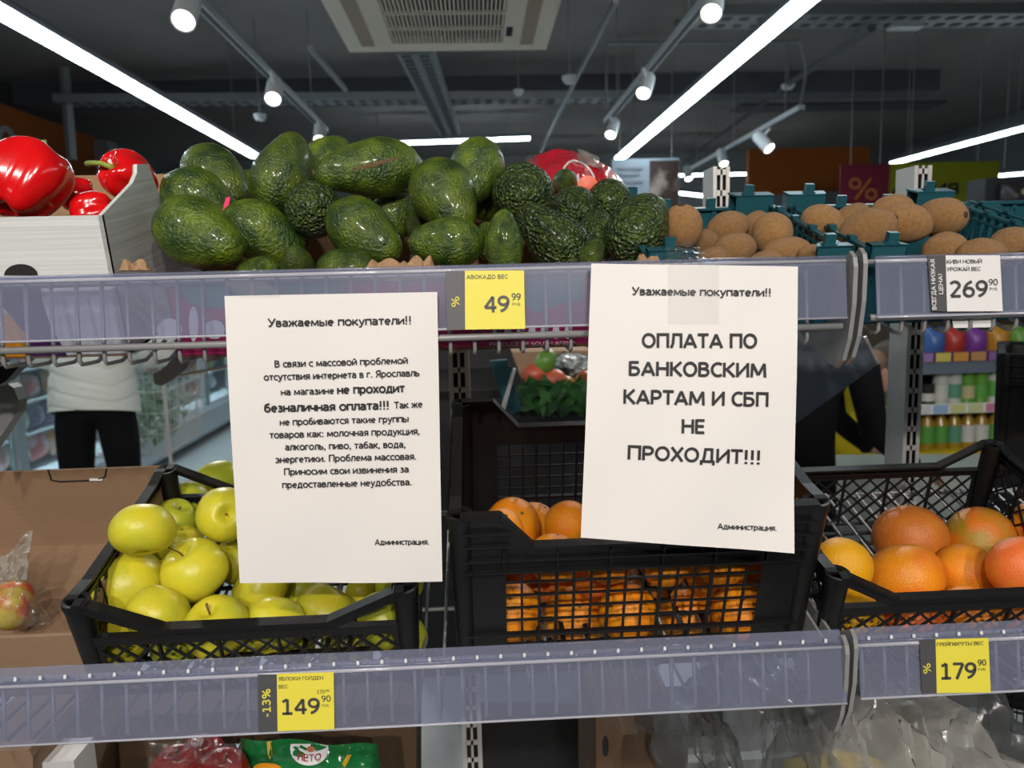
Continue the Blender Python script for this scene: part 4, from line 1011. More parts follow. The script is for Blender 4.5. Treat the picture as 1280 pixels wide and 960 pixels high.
# avocados: cx, cy, w, Y, angle, toward, length(in radii), neck, variety, label
AV = [
 (238, 288, 88, .875, -24, 18, 3.0, .8, 0, 'largest smooth green avocado, front left beside the white pepper box'),
 (241, 247, 78, .945, -35, -10, 2.7, .7, 0, 'rounded avocado directly above the largest front left one'),
 (263, 214, 70, 1.00, -40, 25, 3.1, .8, 0, 'top left avocado whose brown stem end points right and down'),
 (350, 228, 75, .945, 78, -15, 3.0, .85, 0, 'pear-shaped avocado standing stem up, left of the pile top'),
 (405, 208, 62, 1.03, 60, -30, 2.6, .6, 0, 'bright green avocado behind the standing pear-shaped one'),
 (478, 210, 74, .955, 192, 25, 3.8, .9, 0, 'long avocado with a brown scratch, stem end pointing left'),
 (391, 262, 71, .91, 100, -75, 2.5, .6, 1, 'round dull avocado seen end on, below the standing pear-shaped one'),
 (318, 286, 76, .91, -28, -8, 2.9, .8, 0, 'avocado right of the largest front left one, neck down to the right'),
 (446, 283, 76, .88, -38, 15, 3.0, .8, 0, 'front avocado with a bright sheen above the left notice'),
 (490, 270, 60, .96, 20, -40, 2.6, .6, 0, 'avocado half hidden behind the shiny one above the left notice'),
 (551, 238, 82, .90, -58, 30, 2.9, .85, 0, 'large upright pear-shaped avocado in the middle of the pile'),
 (598, 206, 70, .985, -100, 30, 2.7, .7, 0, 'topmost avocado of the middle, behind the large upright one'),
 (655, 244, 80, .925, 100, -70, 2.5, .6, 1, 'large round warty avocado below the red bag'),
 (616, 255, 46, 1.00, 190, 20, 2.6, .6, 0, 'avocado showing only a sliver left of the large round warty one'),
 (718, 264, 60, .95, 90, -60, 2.5, .6, 1, 'dark round avocado right of the large round warty one'),
 (706, 228, 32, 1.02, 80, 84, 2.6, .8, 0, 'small avocado with its stem scar facing the camera under the red bag'),
 (762, 254, 58, .975, 100, -60, 2.5, .6, 1, 'avocado at the upper right of the pile under the red bag'),
 (570, 303, 66, .845, 180, 5, 2.9, .75, 0, 'wide avocado lying across, in front of the large upright one'),
 (521, 283, 28, .91, 70, 55, 4.2, .9, 0, 'avocado whose small stem knob peeks out left of the wide one'),
 (613, 296, 42, .93, -90, 20, 2.6, .6, 0, 'narrow strip of avocado behind the smooth neck-up one'),
 (631, 315, 47, .835, 92, 10, 3.6, .55, 0, 'narrow dark smooth avocado standing neck up by the price tag'),
 (706, 312, 74, .865, 138, 5, 3.3, .85, 1, 'warty avocado lying with its stem end up left, right of the price tag'),
 (793, 296, 80, .875, 60, -20, 2.7, .6, 1, 'rightmost large warty avocado next to the kiwis'),
 (748, 300, 54, .945, 90, -30, 2.7, .6, 1, 'avocado tucked behind the rightmost large one'),
 (738, 322, 30, .86, 60, 0, 2.8, .6, 0, 'small yellowish green avocado tip just above the right notice'),
 (372, 334, 42, .84, 60, 70, 3.4, .7, 0, 'low avocado whose brown stem scar faces the camera at the rail'),
 (422, 342, 60, .85, 10, 10, 2.6, .6, 0, 'low bright avocado top under the shiny front one'),
 (333, 346, 50, .87, 170, 0, 2.6, .6, 0, 'low avocado top beside the one with the stem scar'),
 (300, 240, 48, 1.02, 30, 0, 2.6, .6, 0, 'dark avocado in the gap behind the pink tape'),
 (350, 300, 60, 1.0, 30, 0, 2.6, .6, 1, 'dark avocado deep in the gap below the round dull one'),
 (480, 245, 60, 1.06, 0, 0, 2.6, .6, 1, 'dark avocado deep in the gap under the scratched one'),
 (690, 300, 60, 1.0, 30, 0, 2.6, .6, 1, 'dark avocado deep in the gap behind the stem-up warty one'),
 (540, 330, 60, .93, 30, 0, 2.6, .6, 1, 'dark avocado low behind the torn flaps'),
]
def avo_shape(L): return None
items = []
for r in AV:
    L = r[6]; nk = r[7]
    it = setup([r], [(0, 1.0), (-.15 * L * .55, .88), (.25 * L, .85 - .13 * nk), (.44 * L, .62 - .12 * nk)])[0]; items.append(it)
relax(items)
for it in items:
    r = it['row']; L, nk, var_ = r[6:9]; key = ('avo', round(L, 1), round(nk, 2), int(hash_(r[9]) * 3))
    mb_, zt = avo_mesh(L, nk, key[3] + L)
    sc_ = lambda zt=zt: MB().lathe([(0, zt + .005), (.055, zt + .01), (.085, zt - .005), (.1, zt - .06), (.0, zt - .06)], 10)
    fruit('avocado', it, key, lambda: mb_, M_AVO2 if var_ else M_AVO, r[9], 'avocado', 'avocados in the pile', [('stem_scar', M_SCAR, sc_, ('scar', key))])
# brown scratch on the long avocado
it = items[5]; c = CAM + RM @ (it['o'] * it['d'])
mb = MB()
def scr(u, v):
    px = 440 + 72 * u; py = 213 - 20 * u + (v - .5) * 5 * math.sin(math.pi * min(1, u * 1.1 + .05)) + 2 * noise.noise(V((u * 9, 0, 0)))
    return (px, py)
so = bpy.data.objects.get([o for o in COL.objects if o.get('label') == AV[5][9]][0].name)
bpy.context.view_layer.update()
dg = bpy.context.evaluated_depsgraph_get(); inv = so.matrix_world.inverted()
def on_obj(px, py, off=.0004):
    d = ray(px, py).normalized(); o_ = inv @ CAM; dd = (inv.to_3x3() @ d).normalized()
    hit, loc, nn, _ = so.ray_cast(o_, dd)
    return (so.matrix_world @ loc) - d * off if hit else None
pts = {}
g = []
ok = True
NU, NV = 18, 3; vs = []
for i in range(NU + 1):
    for j in range(NV + 1):
        p = on_obj(*scr(i / NU, j / NV)); vs.append(p)
fs = []
for i in range(NU):
    for j in range(NV):
        q = [i * (NV + 1) + j, (i + 1) * (NV + 1) + j, (i + 1) * (NV + 1) + j + 1, i * (NV + 1) + j + 1]
        if all(vs[k] is not None for k in q): fs.append(tuple(q))
vs = [v if v is not None else c for v in vs]
if fs: wchild(MB().add(vs, fs), 'skin_scratch', M_SCAR, so, True)

DM = .995
# apples: cx, cy, w, Y, angle of stem, toward, colour, stem?, label
AP = [
 (178, 661, 76, .888, 100, -20, 0, 0, 'yellow apple at the upper left by the crate side'),
 (158, 729, 92, .90, 120, 10, 0, 0, 'largest yellow apple, at the left front of the crate'),
 (243, 711, 83, .865, 115, 30, 0, 1, 'orange-tinted apple with a long dry stem, centre left of the crate'),
 (197, 767, 79, .862, 70, -30, 0, 0, 'golden apple at the front rim below the largest apple'),
 (270, 782, 80, .862, 100, 35, 0, 1, 'front yellow apple with a short upright stem'),
 (220, 648, 54, .985, 60, 20, 1, 0, 'greenish apple behind the upper left yellow one'),
 (233, 630, 58, 1.03, -60, 40, 1, 0, 'dull green apple in the shade near the crate back'),
 (274, 607, 62, 1.04, -20, 30, 1, 0, 'green apple at the back touching the left notice edge'),
 (281, 643, 68, .965, 20, 62, 0, 0, 'apple with its open calyx facing the camera by the notice'),
 (229, 678, 50, .955, 90, 10, 0, 0, 'yellow apple mostly hidden behind the long-stemmed one'),
 (206, 692, 40, .935, 90, 0, 0, 0, 'small part of an apple left of the long-stemmed one'),
 (298, 700, 62, .94, 60, 20, 0, 0, 'yellow apple showing at the left edge of the notice'),
 (325, 733, 76, .885, 150, 20, 0, 0, 'yellow apple peeking below the bottom left corner of the notice'),
 (342, 783, 79, .87, -80, 35, 0, 0, 'apple crossed by the notice shadow, dimple down, at the rim'),
 (409, 764, 79, .87, 60, -20, 0, 0, 'round apple half in the notice shadow near the front rim'),
 (376, 737, 52, .92, 90, 10, 1, 0, 'shaded green apple behind the half-shadowed round one'),
 (481, 775, 76, .875, 30, -20, 1, 0, 'greenish apple at the right behind the sloping rim'),
 (455, 740, 46, .935, 90, 0, 0, 0, 'small lit part of an apple below the notice, right of centre'),
 (500, 728, 60, .93, 90, 0, 1, 0, 'apple at the right just under the notice edge'),
 (250, 752, 40, .93, 90, 0, 1, 0, 'dark green gap apple between the two front golden apples'),
 (150, 803, 66, .885, 0, 30, 0, 0, 'apple seen through the lattice at the left end'),
 (222, 802, 66, .885, 0, 20, 1, 0, 'second apple from the left behind the front lattice'),
 (296, 803, 66, .885, 50, 20, 0, 0, 'third apple from the left behind the front lattice'),
 (366, 803, 66, .885, 0, 0, 1, 0, 'fourth apple from the left behind the front lattice'),
 (434, 800, 66, .885, 90, 0, 0, 0, 'fifth apple from the left behind the front lattice'),
 (502, 796, 64, .885, 90, 0, 1, 0, 'rightmost apple behind the front lattice'),
 (340, 690, 72, .96, 90, 0, 0, 0, 'apple hidden behind the left part of the notice, middle row'),
 (400, 690, 72, .97, 90, 0, 1, 0, 'apple hidden behind the middle of the notice'),
 (460, 695, 72, .96, 90, 0, 0, 0, 'apple hidden behind the right part of the notice'),
 (330, 640, 66, 1.02, 90, 0, 1, 0, 'back row apple hidden behind the notice, left'),
 (395, 640, 66, 1.02, 90, 0, 1, 0, 'back row apple hidden behind the notice, centre'),
]
items = setup(AP, [(0, .93)]); relax(items)
def stem_mb(): return MB().tube([(0, 0, .45), (.02, 0, .65), (.08, .02, .95)], [.035, .028, .045], 6)
def stem_long(): return MB().tube([(0, 0, .45), (.0, .03, .75), (.12, .10, 1.12), (.2, .12, 1.25)], [.035, .022, .02, .03], 6)
def calyx(): return MB().lathe([(0, -.66), (.05, -.655), (.09, -.675), (0, -.70)], 8)
for it in items:
    r = it['row']; k = int(hash_(r[8]) * 3)
    kids = [('calyx', M_STEM, calyx, 'calyx')]
    if r[7]: kids.append(('stem', M_STEM, stem_long if r[2] > 82 else stem_mb, 'stl' if r[2] > 82 else 'stm'))
    else: kids.append(('stem', M_STEM, lambda: MB().tube([(0, 0, .45), (.01, 0, .62), (.03, .01, .72)], [.035, .03, .04], 6), 'sts'))
    fruit('apple', it, ('apple', k), lambda k=k: apple_mesh(k * 2.3 + 1), M_APLG if r[6] else M_APL, r[8], 'apple', 'golden apples in the black crate', kids)
# oranges
OR = [
 (625, 664, 60, .865, 70, 30, 'brightest orange at the left behind the sloping rim'),
 (641, 657, 70, .915, 60, 45, 'duller orange behind the brightest left one'),
 (668, 656, 58, .965, 60, 10, 'orange mostly hidden behind the two left ones'),
 (710, 656, 62, .935, -30, 50, 'single dark orange left of the right notice, navel visible'),
 (692, 698, 66, .87, 80, 0, 'orange top just above the low rim'),
 (986, 615, 60, .99, 0, 0, 'shaded brownish orange right of the right notice by the corner post'),
 (760, 697, 68, .875, 0, 0, 'orange behind the low rim under the left of the notice'), (830, 700, 68, .875, 0, 0, 'orange behind the low rim under the middle of the notice'),
 (900, 700, 66, .875, 0, 0, 'orange behind the low rim under the right of the notice'),
]
rowdef = [(717, .889, [632, 680, 752, 824, 896, 955], 'upper'), (768, .884, [642, 714, 786, 858, 928], 'lower')]
ordw = ['first', 'second', 'third', 'fourth', 'fifth', 'sixth']
for (py, Y, xs, nm) in rowdef:
    for i, x in enumerate(xs):
        OR.append((x + (3 if i % 2 else -2), py + (3 if i % 2 else -3), 75 if nm != 'lower' else 75, Y + .006 * (i % 2), (i * 77) % 360, 20 + (i * 31) % 50, '%s orange from the left in the %s row behind the square grid' % (ordw[i], nm)))
for i, (x, y) in enumerate(((668, 762), (738, 760), (808, 762), (876, 760), (930, 762))): OR.append((x, y, 76, .94, 30, 30, '%s orange from the left in the second layer behind the square grid' % ordw[i]))
for (x, y) in ((760, 640), (830, 640), (900, 640), (790, 600), (860, 605), (935, 605), (940, 655)):
    OR.append((x, y, 64, .965 if y > 630 else 1.01, 0, 0, 'orange hidden behind the right notice at %s' % {760: 'its lower left', 830: 'its lower middle', 900: 'its lower right', 790: 'the back left', 860: 'the back middle', 935: 'the back right', 940: 'the right side'}[x]))
items = setup(OR, [(0, .96)]); relax(items)
def navel(): return MB().lathe([(0, .93), (.05, .925), (.07, .915), (0, .87)], 9)
M_NAV = mat('navel_green_brown', (.12, .12, .03), .8)
for it in items:
    r = it['row']; k = int(hash_(r[6]) * 3)
    red = 'second orange' in r[6] and 'upper' in r[6] or 'third orange' in r[6] and 'upper' in r[6]
    fruit('orange', it, ('orange', k), lambda k=k: orange_mesh(k + .5), M_GR['r'] if red else M_ORG, r[6], 'orange', 'oranges in the tall black crate', [('stem_button', M_NAV, navel, 'navel')])
GRF = [
 (1138, 674, 90, .935, 60, -30, 'b', 'brownish dull grapefruit at the back left of the pile'),
 (1223, 676, 87, .95, 140, -30, 'g', 'olive-blushed grapefruit at the back right'),
 (1133, 722, 92, .895, 100, -30, 'o', 'large orange-yellow grapefruit in the front middle'),
 (1207, 716, 77, .905, 60, -20, 'o', 'orange grapefruit between the front middle one and the right edge'),
 (1275, 709, 78, .88, -15, 50, 'r', 'reddish grapefruit with a visible stem end at the right edge'),
 (1054, 707, 72, .895, 60, -30, 'y', 'bright yellow grapefruit touching the orange crate'),
 (1213, 770, 78, .88, 60, -20, 'o', 'grapefruit top just above the front rim'),
 (1140, 779, 76, .885, 60, -20, 'r', 'grapefruit behind the lattice below the large front one'),
 (1066, 772, 74, .885, 60, -20, 'y', 'grapefruit behind the lattice beside the left corner post'),
 (1270, 779, 76, .885, 60, -20, 'b', 'grapefruit behind the lattice at the right edge'),
 (1100, 760, 40, .92, 60, -20, 'r', 'narrow part of a grapefruit behind the sloping rim'),
 (1300, 660, 70, .97, 60, -20, 'o', 'grapefruit at the back, cut off by the right edge'),
 (1075, 650, 60, 1.02, 0, 0, 'y', 'grapefruit hidden behind the yellow one at the crate back')]
GRF = GRF[:-1]
items = setup(GRF, [(0, .95)]); relax(items)
for it in items:
    r = it['row']; k = int(hash_(r[7]) * 3)
    fruit('grapefruit', it, ('grape', k), lambda k=k: orange_mesh(k + 5.5, .93), M_GR[r[6]], r[7], 'grapefruit', 'grapefruits in the black crate', [('stem_button', M_NAV, navel, 'navel')])
KW = [
 (853, 284, 51, .885, 100, 30, 1.15, 'leftmost kiwi touching the rightmost avocado'),
 (910, 286, 44, .955, 20, -10, 1.3, 'kiwi standing second from the left at the back of the left tray'),
 (918, 312, 42, .87, 10, 10, 1.28, 'kiwi in front of the second one in the left tray'),
 (965, 292, 52, .91, 80, -40, 1.1, 'large upright kiwi near the double rails in the left tray'),
 (883, 306, 34, .90, 120, 20, 1.2, 'kiwi squeezed between the first two in the left tray'),
 (893, 326, 36, .845, 10, 0, 1.2, 'low kiwi beside the taped crate tab'),
 (983, 317, 42, .865, 8, 0, 1.5, 'long kiwi lying at the right of the left tray'),
 (1022, 323, 34, .85, -20, 0, 1.5, 'kiwi lying at the foot of the double rails'),
 (945, 282, 34, .985, 40, 0, 1.2, 'small part of a kiwi behind the large upright one'),
 (960, 332, 40, .84, 0, 0, 1.2, 'kiwi top low at the rail in the left tray'),
 (1029, 279, 44, .93, -25, 0, 1.3, 'kiwi at the left back of the second tray, behind the double rails'),
 (1083, 289, 54, .87, 25, 30, 1.35, 'kiwi with a dark stem end above the double teal tabs'),
 (1066, 275, 40, .95, 30, 0, 1.3, 'kiwi behind the one with the dark stem end'),
 (1131, 279, 50, .90, -15, 20, 1.3, 'smooth tan kiwi in the middle of the second tray'),
 (1115, 264, 42, .965, 10, 0, 1.3, 'kiwi behind the smooth tan one'),
 (1177, 272, 50, .925, -10, 62, 1.25, 'kiwi with its stem end facing the camera at the tray side'),
 (1180, 312, 44, .85, 20, 20, 1.2, 'low kiwi right of the flat teal tab'),
 (1226, 320, 46, .845, 5, 0, 1.35, 'low wide kiwi above the kiwi price tag'),
 (1264, 306, 44, .865, 15, 10, 1.3, 'kiwi at the right edge above the right rail'),
 (1145, 322, 38, .87, 0, 0, 1.2, 'kiwi hidden under the smooth tan one')]
KW = KW[:-1]
items = []
for r in KW: items.append(setup([r], [(0, .95), (.45 * (r[6] - .6), .85), (-.45 * (r[6] - .6), .85)])[0])
relax(items)
def kend(L): return lambda: MB().lathe([(0, L + .03), (.05, L + .06), (.10, L + .035), (.17, L - .01), (.2, L - .06), (0, L - .1)], 9)
for it in items:
    r = it['row']; L = r[6]
    fruit('kiwi', it, ('kiwi', L), lambda L=L: kiwi_mesh(L * 9, L), M_KIWI, r[7], 'kiwi', 'kiwis in the teal trays', [('stem_end', M_KEND, kend(L), ('ke', L))])
# peppers
DM = .97
def pepper_mesh(seed, lobes=4, depth=.16):
    m = MB(); nu, nv = 48, 26; prof = []
    for k in range(nv + 1):
        a = math.pi * k / nv; r = max(0, math.sin(a)) ** .62; z = -math.cos(a) * 1.02
        if k > nv / 2: z -= .42 * math.exp(-(r / .42) ** 2)
        else: z += .25 * math.exp(-(r / .35) ** 2)
        prof.append((r * (1 + .10 * z), z))
    m.lathe(prof, nu); out = []
    for v in m.v:
        th = math.atan2(v[1], v[0]); f_ = 1 - depth * (abs(math.cos(th * lobes / 2 + seed)) ** 4) * (1 - .25 * v[2]); out.append(tuple(V((v[0] * f_, v[1] * f_, v[2] + .06 * math.cos(th * lobes + 2 * seed))) * lump(v, .12, .8, seed)))
    m.v = out; return m
PP = [
 (34, 226, 98, .90, 72, -22, 4, 0, 'largest red pepper at the left edge, its lobes facing the camera'),
 (160, 221, 64, .945, 150, 55, 4, 1, 'red pepper with a curled green stem against the box side'),
 (95, 243, 42, .99, 200, 20, 3, 2, 'small visible part of a red pepper in the box middle'),
 (116, 266, 52, .915, 200, 10, 4, 0, 'low red pepper lying at the front edge of the box'),
 (60, 290, 70, .96, 0, 0, 4, 1, 'red pepper buried below the largest one'),
 (-30, 270, 80, .93, 0, 0, 4, 2, 'red pepper outside the left edge under the largest one')]
PP = PP[:4]
items = setup(PP, [(0, .9)]); relax(items)
def pstem(curl):
    def f_():
        m = MB(); m.lathe([(0, .66), (.17, .62), (.36, .58), (.42, .52), (.0, .5)], 10)
        m.tube([(0, 0, .6), (.0, .0, .8), (.08 + curl * .1, .0, 1.0), (.15 + curl * .35, .05, 1.12), (.18 + curl * .75, .1, 1.14)], [.17, .11, .1, .1, .12], 8); return m
    return f_
for it in items:
    r = it['row']; k = r[7]
    fruit('red_pepper', it, ('pep', r[6], k), lambda r=r, k=k: pepper_mesh(k * 1.3, r[6]), M_PEP, r[8], 'pepper', 'red peppers in the white box', [('stem', M_PSTEM, pstem(k == 1), ('ps', k == 1))])
# ---------------------------------------------------------------- plastic bags and film
def film_blob(name, outline_fn, m, label, cat, nu=40, nv=24):
    o = MB().grid(outline_fn, nu, nv).build(name, m, None, 30); tag(o, label, cat); return o
M_RED = mat('red_plastic_bag', (.62, .01, .03), .22, (.45, .008, .025), 6, bump=1, bsc=30, coat=.4)
def redbag(u, v):
    x = 645 + 148 * u; top = np.interp(x, [645, 665, 690, 712, 735, 760, 778, 793], [206, 198, 186, 188, 196, 207, 226, 246]) + 3 * noise.noise(V((u * 9, 1, 0)))
    y = top + (250 - top + 25) * v
    d = 1.06 + .06 * (1 - 2 * abs(v - .5)) * -1 + .022 * noise.noise(V((u * 7, v * 4, 3))) + .012 * noise.noise(V((u * 18, v * 9, 5))) + .12 * v * 0
    return at(x, y, d + .10 * (1 - v) ** 2)
rb = film_blob('plastic_bag', redbag, M_RED, 'crumpled red plastic bag with clear edges lying behind the avocados', 'bag', 56, 20)
bpy.context.view_layer.update()
wchild(MB().grid(lambda u, v: redbag(.02 + .16 * u, v * .25) + V((0, -.003, .006)), 10, 6), 'clear_edge', M_FILM, rb, 30)
wchild(MB().grid(lambda u, v: redbag(.52 + .18 * u, -.02 + v * .2) + V((0, -.004, .004)), 18, 6), 'clear_window', M_MILK, rb, 30)
# white looping print on the bag
mb = MB(); pts = [redbag(.42 + .1 * math.cos(t) + .022 * t, .33 + .2 * math.sin(t)) + V((0, -.004, 0)) for t in [k * .4 for k in range(20)]]
mb.tube(pts, .0016, 5); wchild(mb, 'white_print', M_WHT, rb)
wchild(MB().lathe([(0, .001), (.014, 0)], 14, Matrix.Translation(redbag(.60, .48) + V((0, -.006, 0))) @ Matrix.Rotation(RAD(90), 4, 'X')), 'tomato_print', mat('orange_red_print', (.7, .09, .02), .4), rb)
# film over the crate tab in front of the left kiwi tray
def tabfilm(u, v):
    b = math.sin(math.pi * u); y = 332 - 31 * (b ** .7) * v + 3 * noise.noise(V((u * 9, v * 6, 2)))
    return at(824 + 66 * u, y, .772 + .03 * v + .012 * noise.noise(V((u * 11, v * 8, 9))))
film_blob('clear_film', tabfilm, M_FILM, 'crumpled clear film taped over the teal crate tab above the right notice', 'film', 30, 16)
# wrapped apple in the cardboard box, clear bag
AW = [(14, 757, 60, .90, 170, 10, 'red and yellow apple wrapped in clear film inside the cardboard box')]
it = setup(AW, [(0, .93)])[0]
M_RYA = mat('red_yellow_apple_skin', (.50, .06, .02), .3, (.50, .40, .05), 1.2, .42, .6)
fruit('apple', it, ('apple', 1), lambda: apple_mesh(3.3), M_RYA, AW[0][6], 'apple', None, [('stem', M_STEM, stem_mb, 'stm')])
def wrapf(u, v):
    a = u * 2 * math.pi; r = (1.12 + .06 * noise.noise(V((math.cos(a) * 2, math.sin(a) * 2, v * 5)))) ; x = -20 + 88 * u; 
    y = 783 - (58 * math.sin(math.pi * min(1, .25 + u * .72)) + 5 * noise.noise(V((u * 9, v * 5, 0)))) * v
    return at(x, y, .845 + .06 * v ** 2 + .008 * noise.noise(V((u * 13, v * 7, 1))))
film_blob('clear_film', wrapf, M_FILM, 'crumpled clear film around the wrapped apple in the cardboard box', 'film', 34, 18)
def bagf(u, v):
    top = 700 - 35 * u ** 1.5 - 6 * math.sin(9 * u); x = -25 + 66 * u + (v * -8); y = top + (735 + (10 if u < .6 else -10) - top) * v
    return at(x, y, .97 - .05 * v + .015 * noise.noise(V((u * 7, v * 6, 4))))
film_blob('plastic_bag', bagf, M_MILK, 'small empty clear bag standing in the cardboard box at the left edge', 'bag', 26, 18)

# ---------------------------------------------------------------- lower tier under the bottom rail
def pilebag(cx0, cx1, ytop, Y, H, seed, rough=1.):
    a = at(cx0, 940, Y); b = at(cx1, 940, Y); zt = at((cx0 + cx1) / 2, ytop, Y).z
    def f_(u, v):
        # a loose sack: front sheet up, over the top and back down
        w_ = math.sin(math.pi * u) ** .45; n = .03 * rough * noise.noise(V((u * 6, v * 6, seed))) + .015 * rough * noise.noise(V((u * 15, v * 15, seed + 3)))
        ang = math.pi * v; y = Y + .13 - .13 * math.cos(ang) * 1.0 - n; z = zt - H + (H * math.sin(ang) ** .6 * (.55 + .45 * w_)) + n * .8
        x = a.x + (b.x - a.x) * u + n * .5
        return V((x, y, z))
    return f_
film_blob('plastic_bag', pilebag(915, 1060, 893, .84, .22, 1), M_GREYF, 'dull clear plastic bag left of the bananas under the lower rail', 'bag', 44, 30)
film_blob('plastic_bag', pilebag(1055, 1330, 872, .98, .28, 5), M_GREYF, 'large grey translucent plastic bag at the lower right', 'bag', 60, 34)
film_blob('plastic_bag', pilebag(1060, 1185, 908, .78, .2, 9, 1.3), M_MILK, 'bright crumpled white-clear bag in front of the bananas', 'bag', 56, 36)
film_blob('plastic_bag', pilebag(1150, 1300, 938, .80, .2, 12, 1.2), M_MILK, 'crumpled clear bag at the bottom right corner', 'bag', 44, 30)
film_blob('plastic_bag', pilebag(850, 960, 955, .80, .15, 14, .8), M_GREYF, 'clear bag edge at the bottom, left of the bananas', 'bag', 30, 20)
M_BAN = mat('banana_yellow', (.75, .52, .02), .45, (.65, .45, .03), 9)
def banana(pts, label):
    P = [at(x, y, Y) for x, y, Y in pts]; m = MB(); n = len(P)
    Q = []
    for k in range(13):
        s_ = k / 12 * (n - 1); i = min(n - 2, int(s_)); t_ = s_ - i; p0 = P[max(i - 1, 0)]; p1 = P[i]; p2 = P[i + 1]; p3 = P[min(i + 2, n - 1)]
        Q.append(.5 * ((2 * p1) + (p2 - p0) * t_ + (2 * p0 - 5 * p1 + 4 * p2 - p3) * t_ ** 2 + (3 * p1 - 3 * p2 + p3 - p0) * t_ ** 3))
    m.tube(Q, [.006, .012, .015, .0165, .0175, .018, .018, .018, .0175, .0165, .014, .009, .005], 6)
    o = m.build('banana', M_BAN, None, 50); tag(o, label, 'banana', 'bananas under the lower rail')
    wchild(MB().tube([Q[0], Q[0] + (Q[0] - Q[1]) * .8], .004, 6), 'stalk', M_STEM, o)
banana([(980, 960, .90), (1020, 958, .88), (1065, 955, .88), (1110, 965, .9)], 'upper banana inside the clear bag at the bottom right')
banana([(990, 980, .88), (1030, 978, .86), (1070, 976, .86), (1115, 990, .88)], 'lower banana at the bottom edge of the picture')
# shelf floor of the third tier, dark boards
o = MB().box((-.9, .80, .50), (1.4, 1.28, .52)).build('shelf_board', M_BLK); tag(o, 'dark bottom shelf board carrying the bags', 'shelf')
# green snack bag and red apples bag, brown box, white packet
M_GRB = mat('green_plastic_packaging', (.01, .16, .04), .2, bump=.8, bsc=18, coat=.5)
def gbag(u, v):
    x = 300 + 172 * u + 10 * v; top = 922 + 10 * u + 5 * math.sin(u * 12) * .5
    y = top + 70 * v; b = math.sin(math.pi * u) ** .5 * math.sin(math.pi * min(1, v * .8 + .1)) ** .5
    return at(x, y, .93 - .04 * b + .006 * noise.noise(V((u * 9, v * 6, 7))))
gb = film_blob('produce_bag', gbag, M_GRB, 'green printed bag with a white oval emblem under the lower rail', 'bag', 40, 20)
bpy.context.view_layer.update()
def gpx(x, y, o=.0015):
    u = (x - 300) / 172; top = 922 + 10 * u + 2.5 * math.sin(u * 12); v = max(0, (y - top) / 70); u = (x - 300 - 10 * v) / 172
    return gbag(u, v) + V((0, -o, 0))
mbd = MB(); c0 = (387, 935); ring = [gpx(c0[0] + 24 * math.cos(t), max(929, c0[1] + 22 * math.sin(t))) for t in [k * math.pi * 2 / 24 for k in range(24)]]
mbd.add([gpx(387, 942)] + ring, [(0, 1 + k, 1 + (k + 1) % 24) for k in range(24)]); wchild(mbd, 'white_oval', M_WHT, gb)
lettering('ЛЕТО', 372, 949, 402, 949, 9, lambda x, y: gpx(x, y - .012 * (x - 387) ** 2 + 2, .0028), mat('red_brown_print', (.35, .03, .02), .5), gb, 1.7)
mbd = MB(); ring = [gpx(389 + 5 * math.cos(t), 935 + 4 * math.sin(t), .0028) for t in [k * math.pi * 2 / 12 for k in range(12)]]; mbd.add(ring, [tuple(range(12))]); wchild(mbd, 'emblem_dot', mat('red_brown_print2', (.45, .12, .02), .5), gb)
for (x, y, dx, dy) in ((337, 936, 1, 12), (437, 950, -6, 8)):
    mbd = MB(); mbd.add([gpx(x - 3, y - dy, .002), gpx(x + 3, y - dy, .002), gpx(x + 3 + dx, y + dy * .4, .002), gpx(x + dx, y + dy, .002), gpx(x - 3 + dx, y + dy * .4, .002)], [(0, 1, 2, 3, 4)]); wchild(mbd, 'corn_print', mat('yellow_print', (.6, .38, .02), .5), gb)
mbd = MB(); ring = [gpx(335 + 18 * math.cos(t), 960 + 8 * math.sin(t), .002) for t in [k * math.pi * 2 / 16 for k in range(16)]]; mbd.add(ring, [tuple(range(16))]); wchild(mbd, 'orange_print', M_ORGP, gb)
M_REDA = mat('dark_red_apple_skin', (.30, .008, .01), .25, (.22, .01, .01), 8)
RA = [(222, 962, 66, .90, 80, 20, 'dark red apple in the clear bag, left of the green bag'), (278, 966, 66, .89, 80, 20, 'dark red apple in the clear bag touching the green bag'), (252, 945, 58, .96, 80, 20, 'dark red apple at the back of the clear bag')]
items = setup(RA, [(0, .93)]); relax(items)
for it in items: fruit('apple', it, ('apple', 2), lambda: apple_mesh(5.6), M_REDA, it['row'][6], 'apple', 'red apples under the lower rail', [('stem', M_STEM, stem_mb, 'stm')])
def rbag(u, v):
    x = 186 + 116 * u; y = 924 + 6 * math.sin(u * 9) + 60 * v
    return at(x, y, .885 - .045 * math.sin(math.pi * v) + .01 * noise.noise(V((u * 8, v * 5, 11))))
film_blob('plastic_bag', rbag, M_FILM, 'clear bag with green print holding the dark red apples', 'bag', 34, 16)
pxprism('cardboard_box', [(-60, 942), (36, 937), (41, 945), (42, 1100), (-60, 1100)], .88, .25, M_CARD, 'small brown cardboard box corner at the bottom left', 'box')
pxprism('cardboard_box', [(40, 900), (520, 880), (520, 1100), (40, 1100)], 1.10, .12, M_CARDSHADE, 'shade-darkened brown cardboard box behind the red apples and the green bag', 'box')
pxprism('label_card', [(60, 941), (100, 943), (100, 1000), (60, 1000)], 1.09, .004, M_TAGW, 'pale printed label on the dark box at the bottom left', 'card')
pxprism('packet', [(40, 954), (92, 951), (98, 1000), (35, 1000)], .90, .05, M_TAGW, 'white folded packet at the bottom left edge', 'packet')
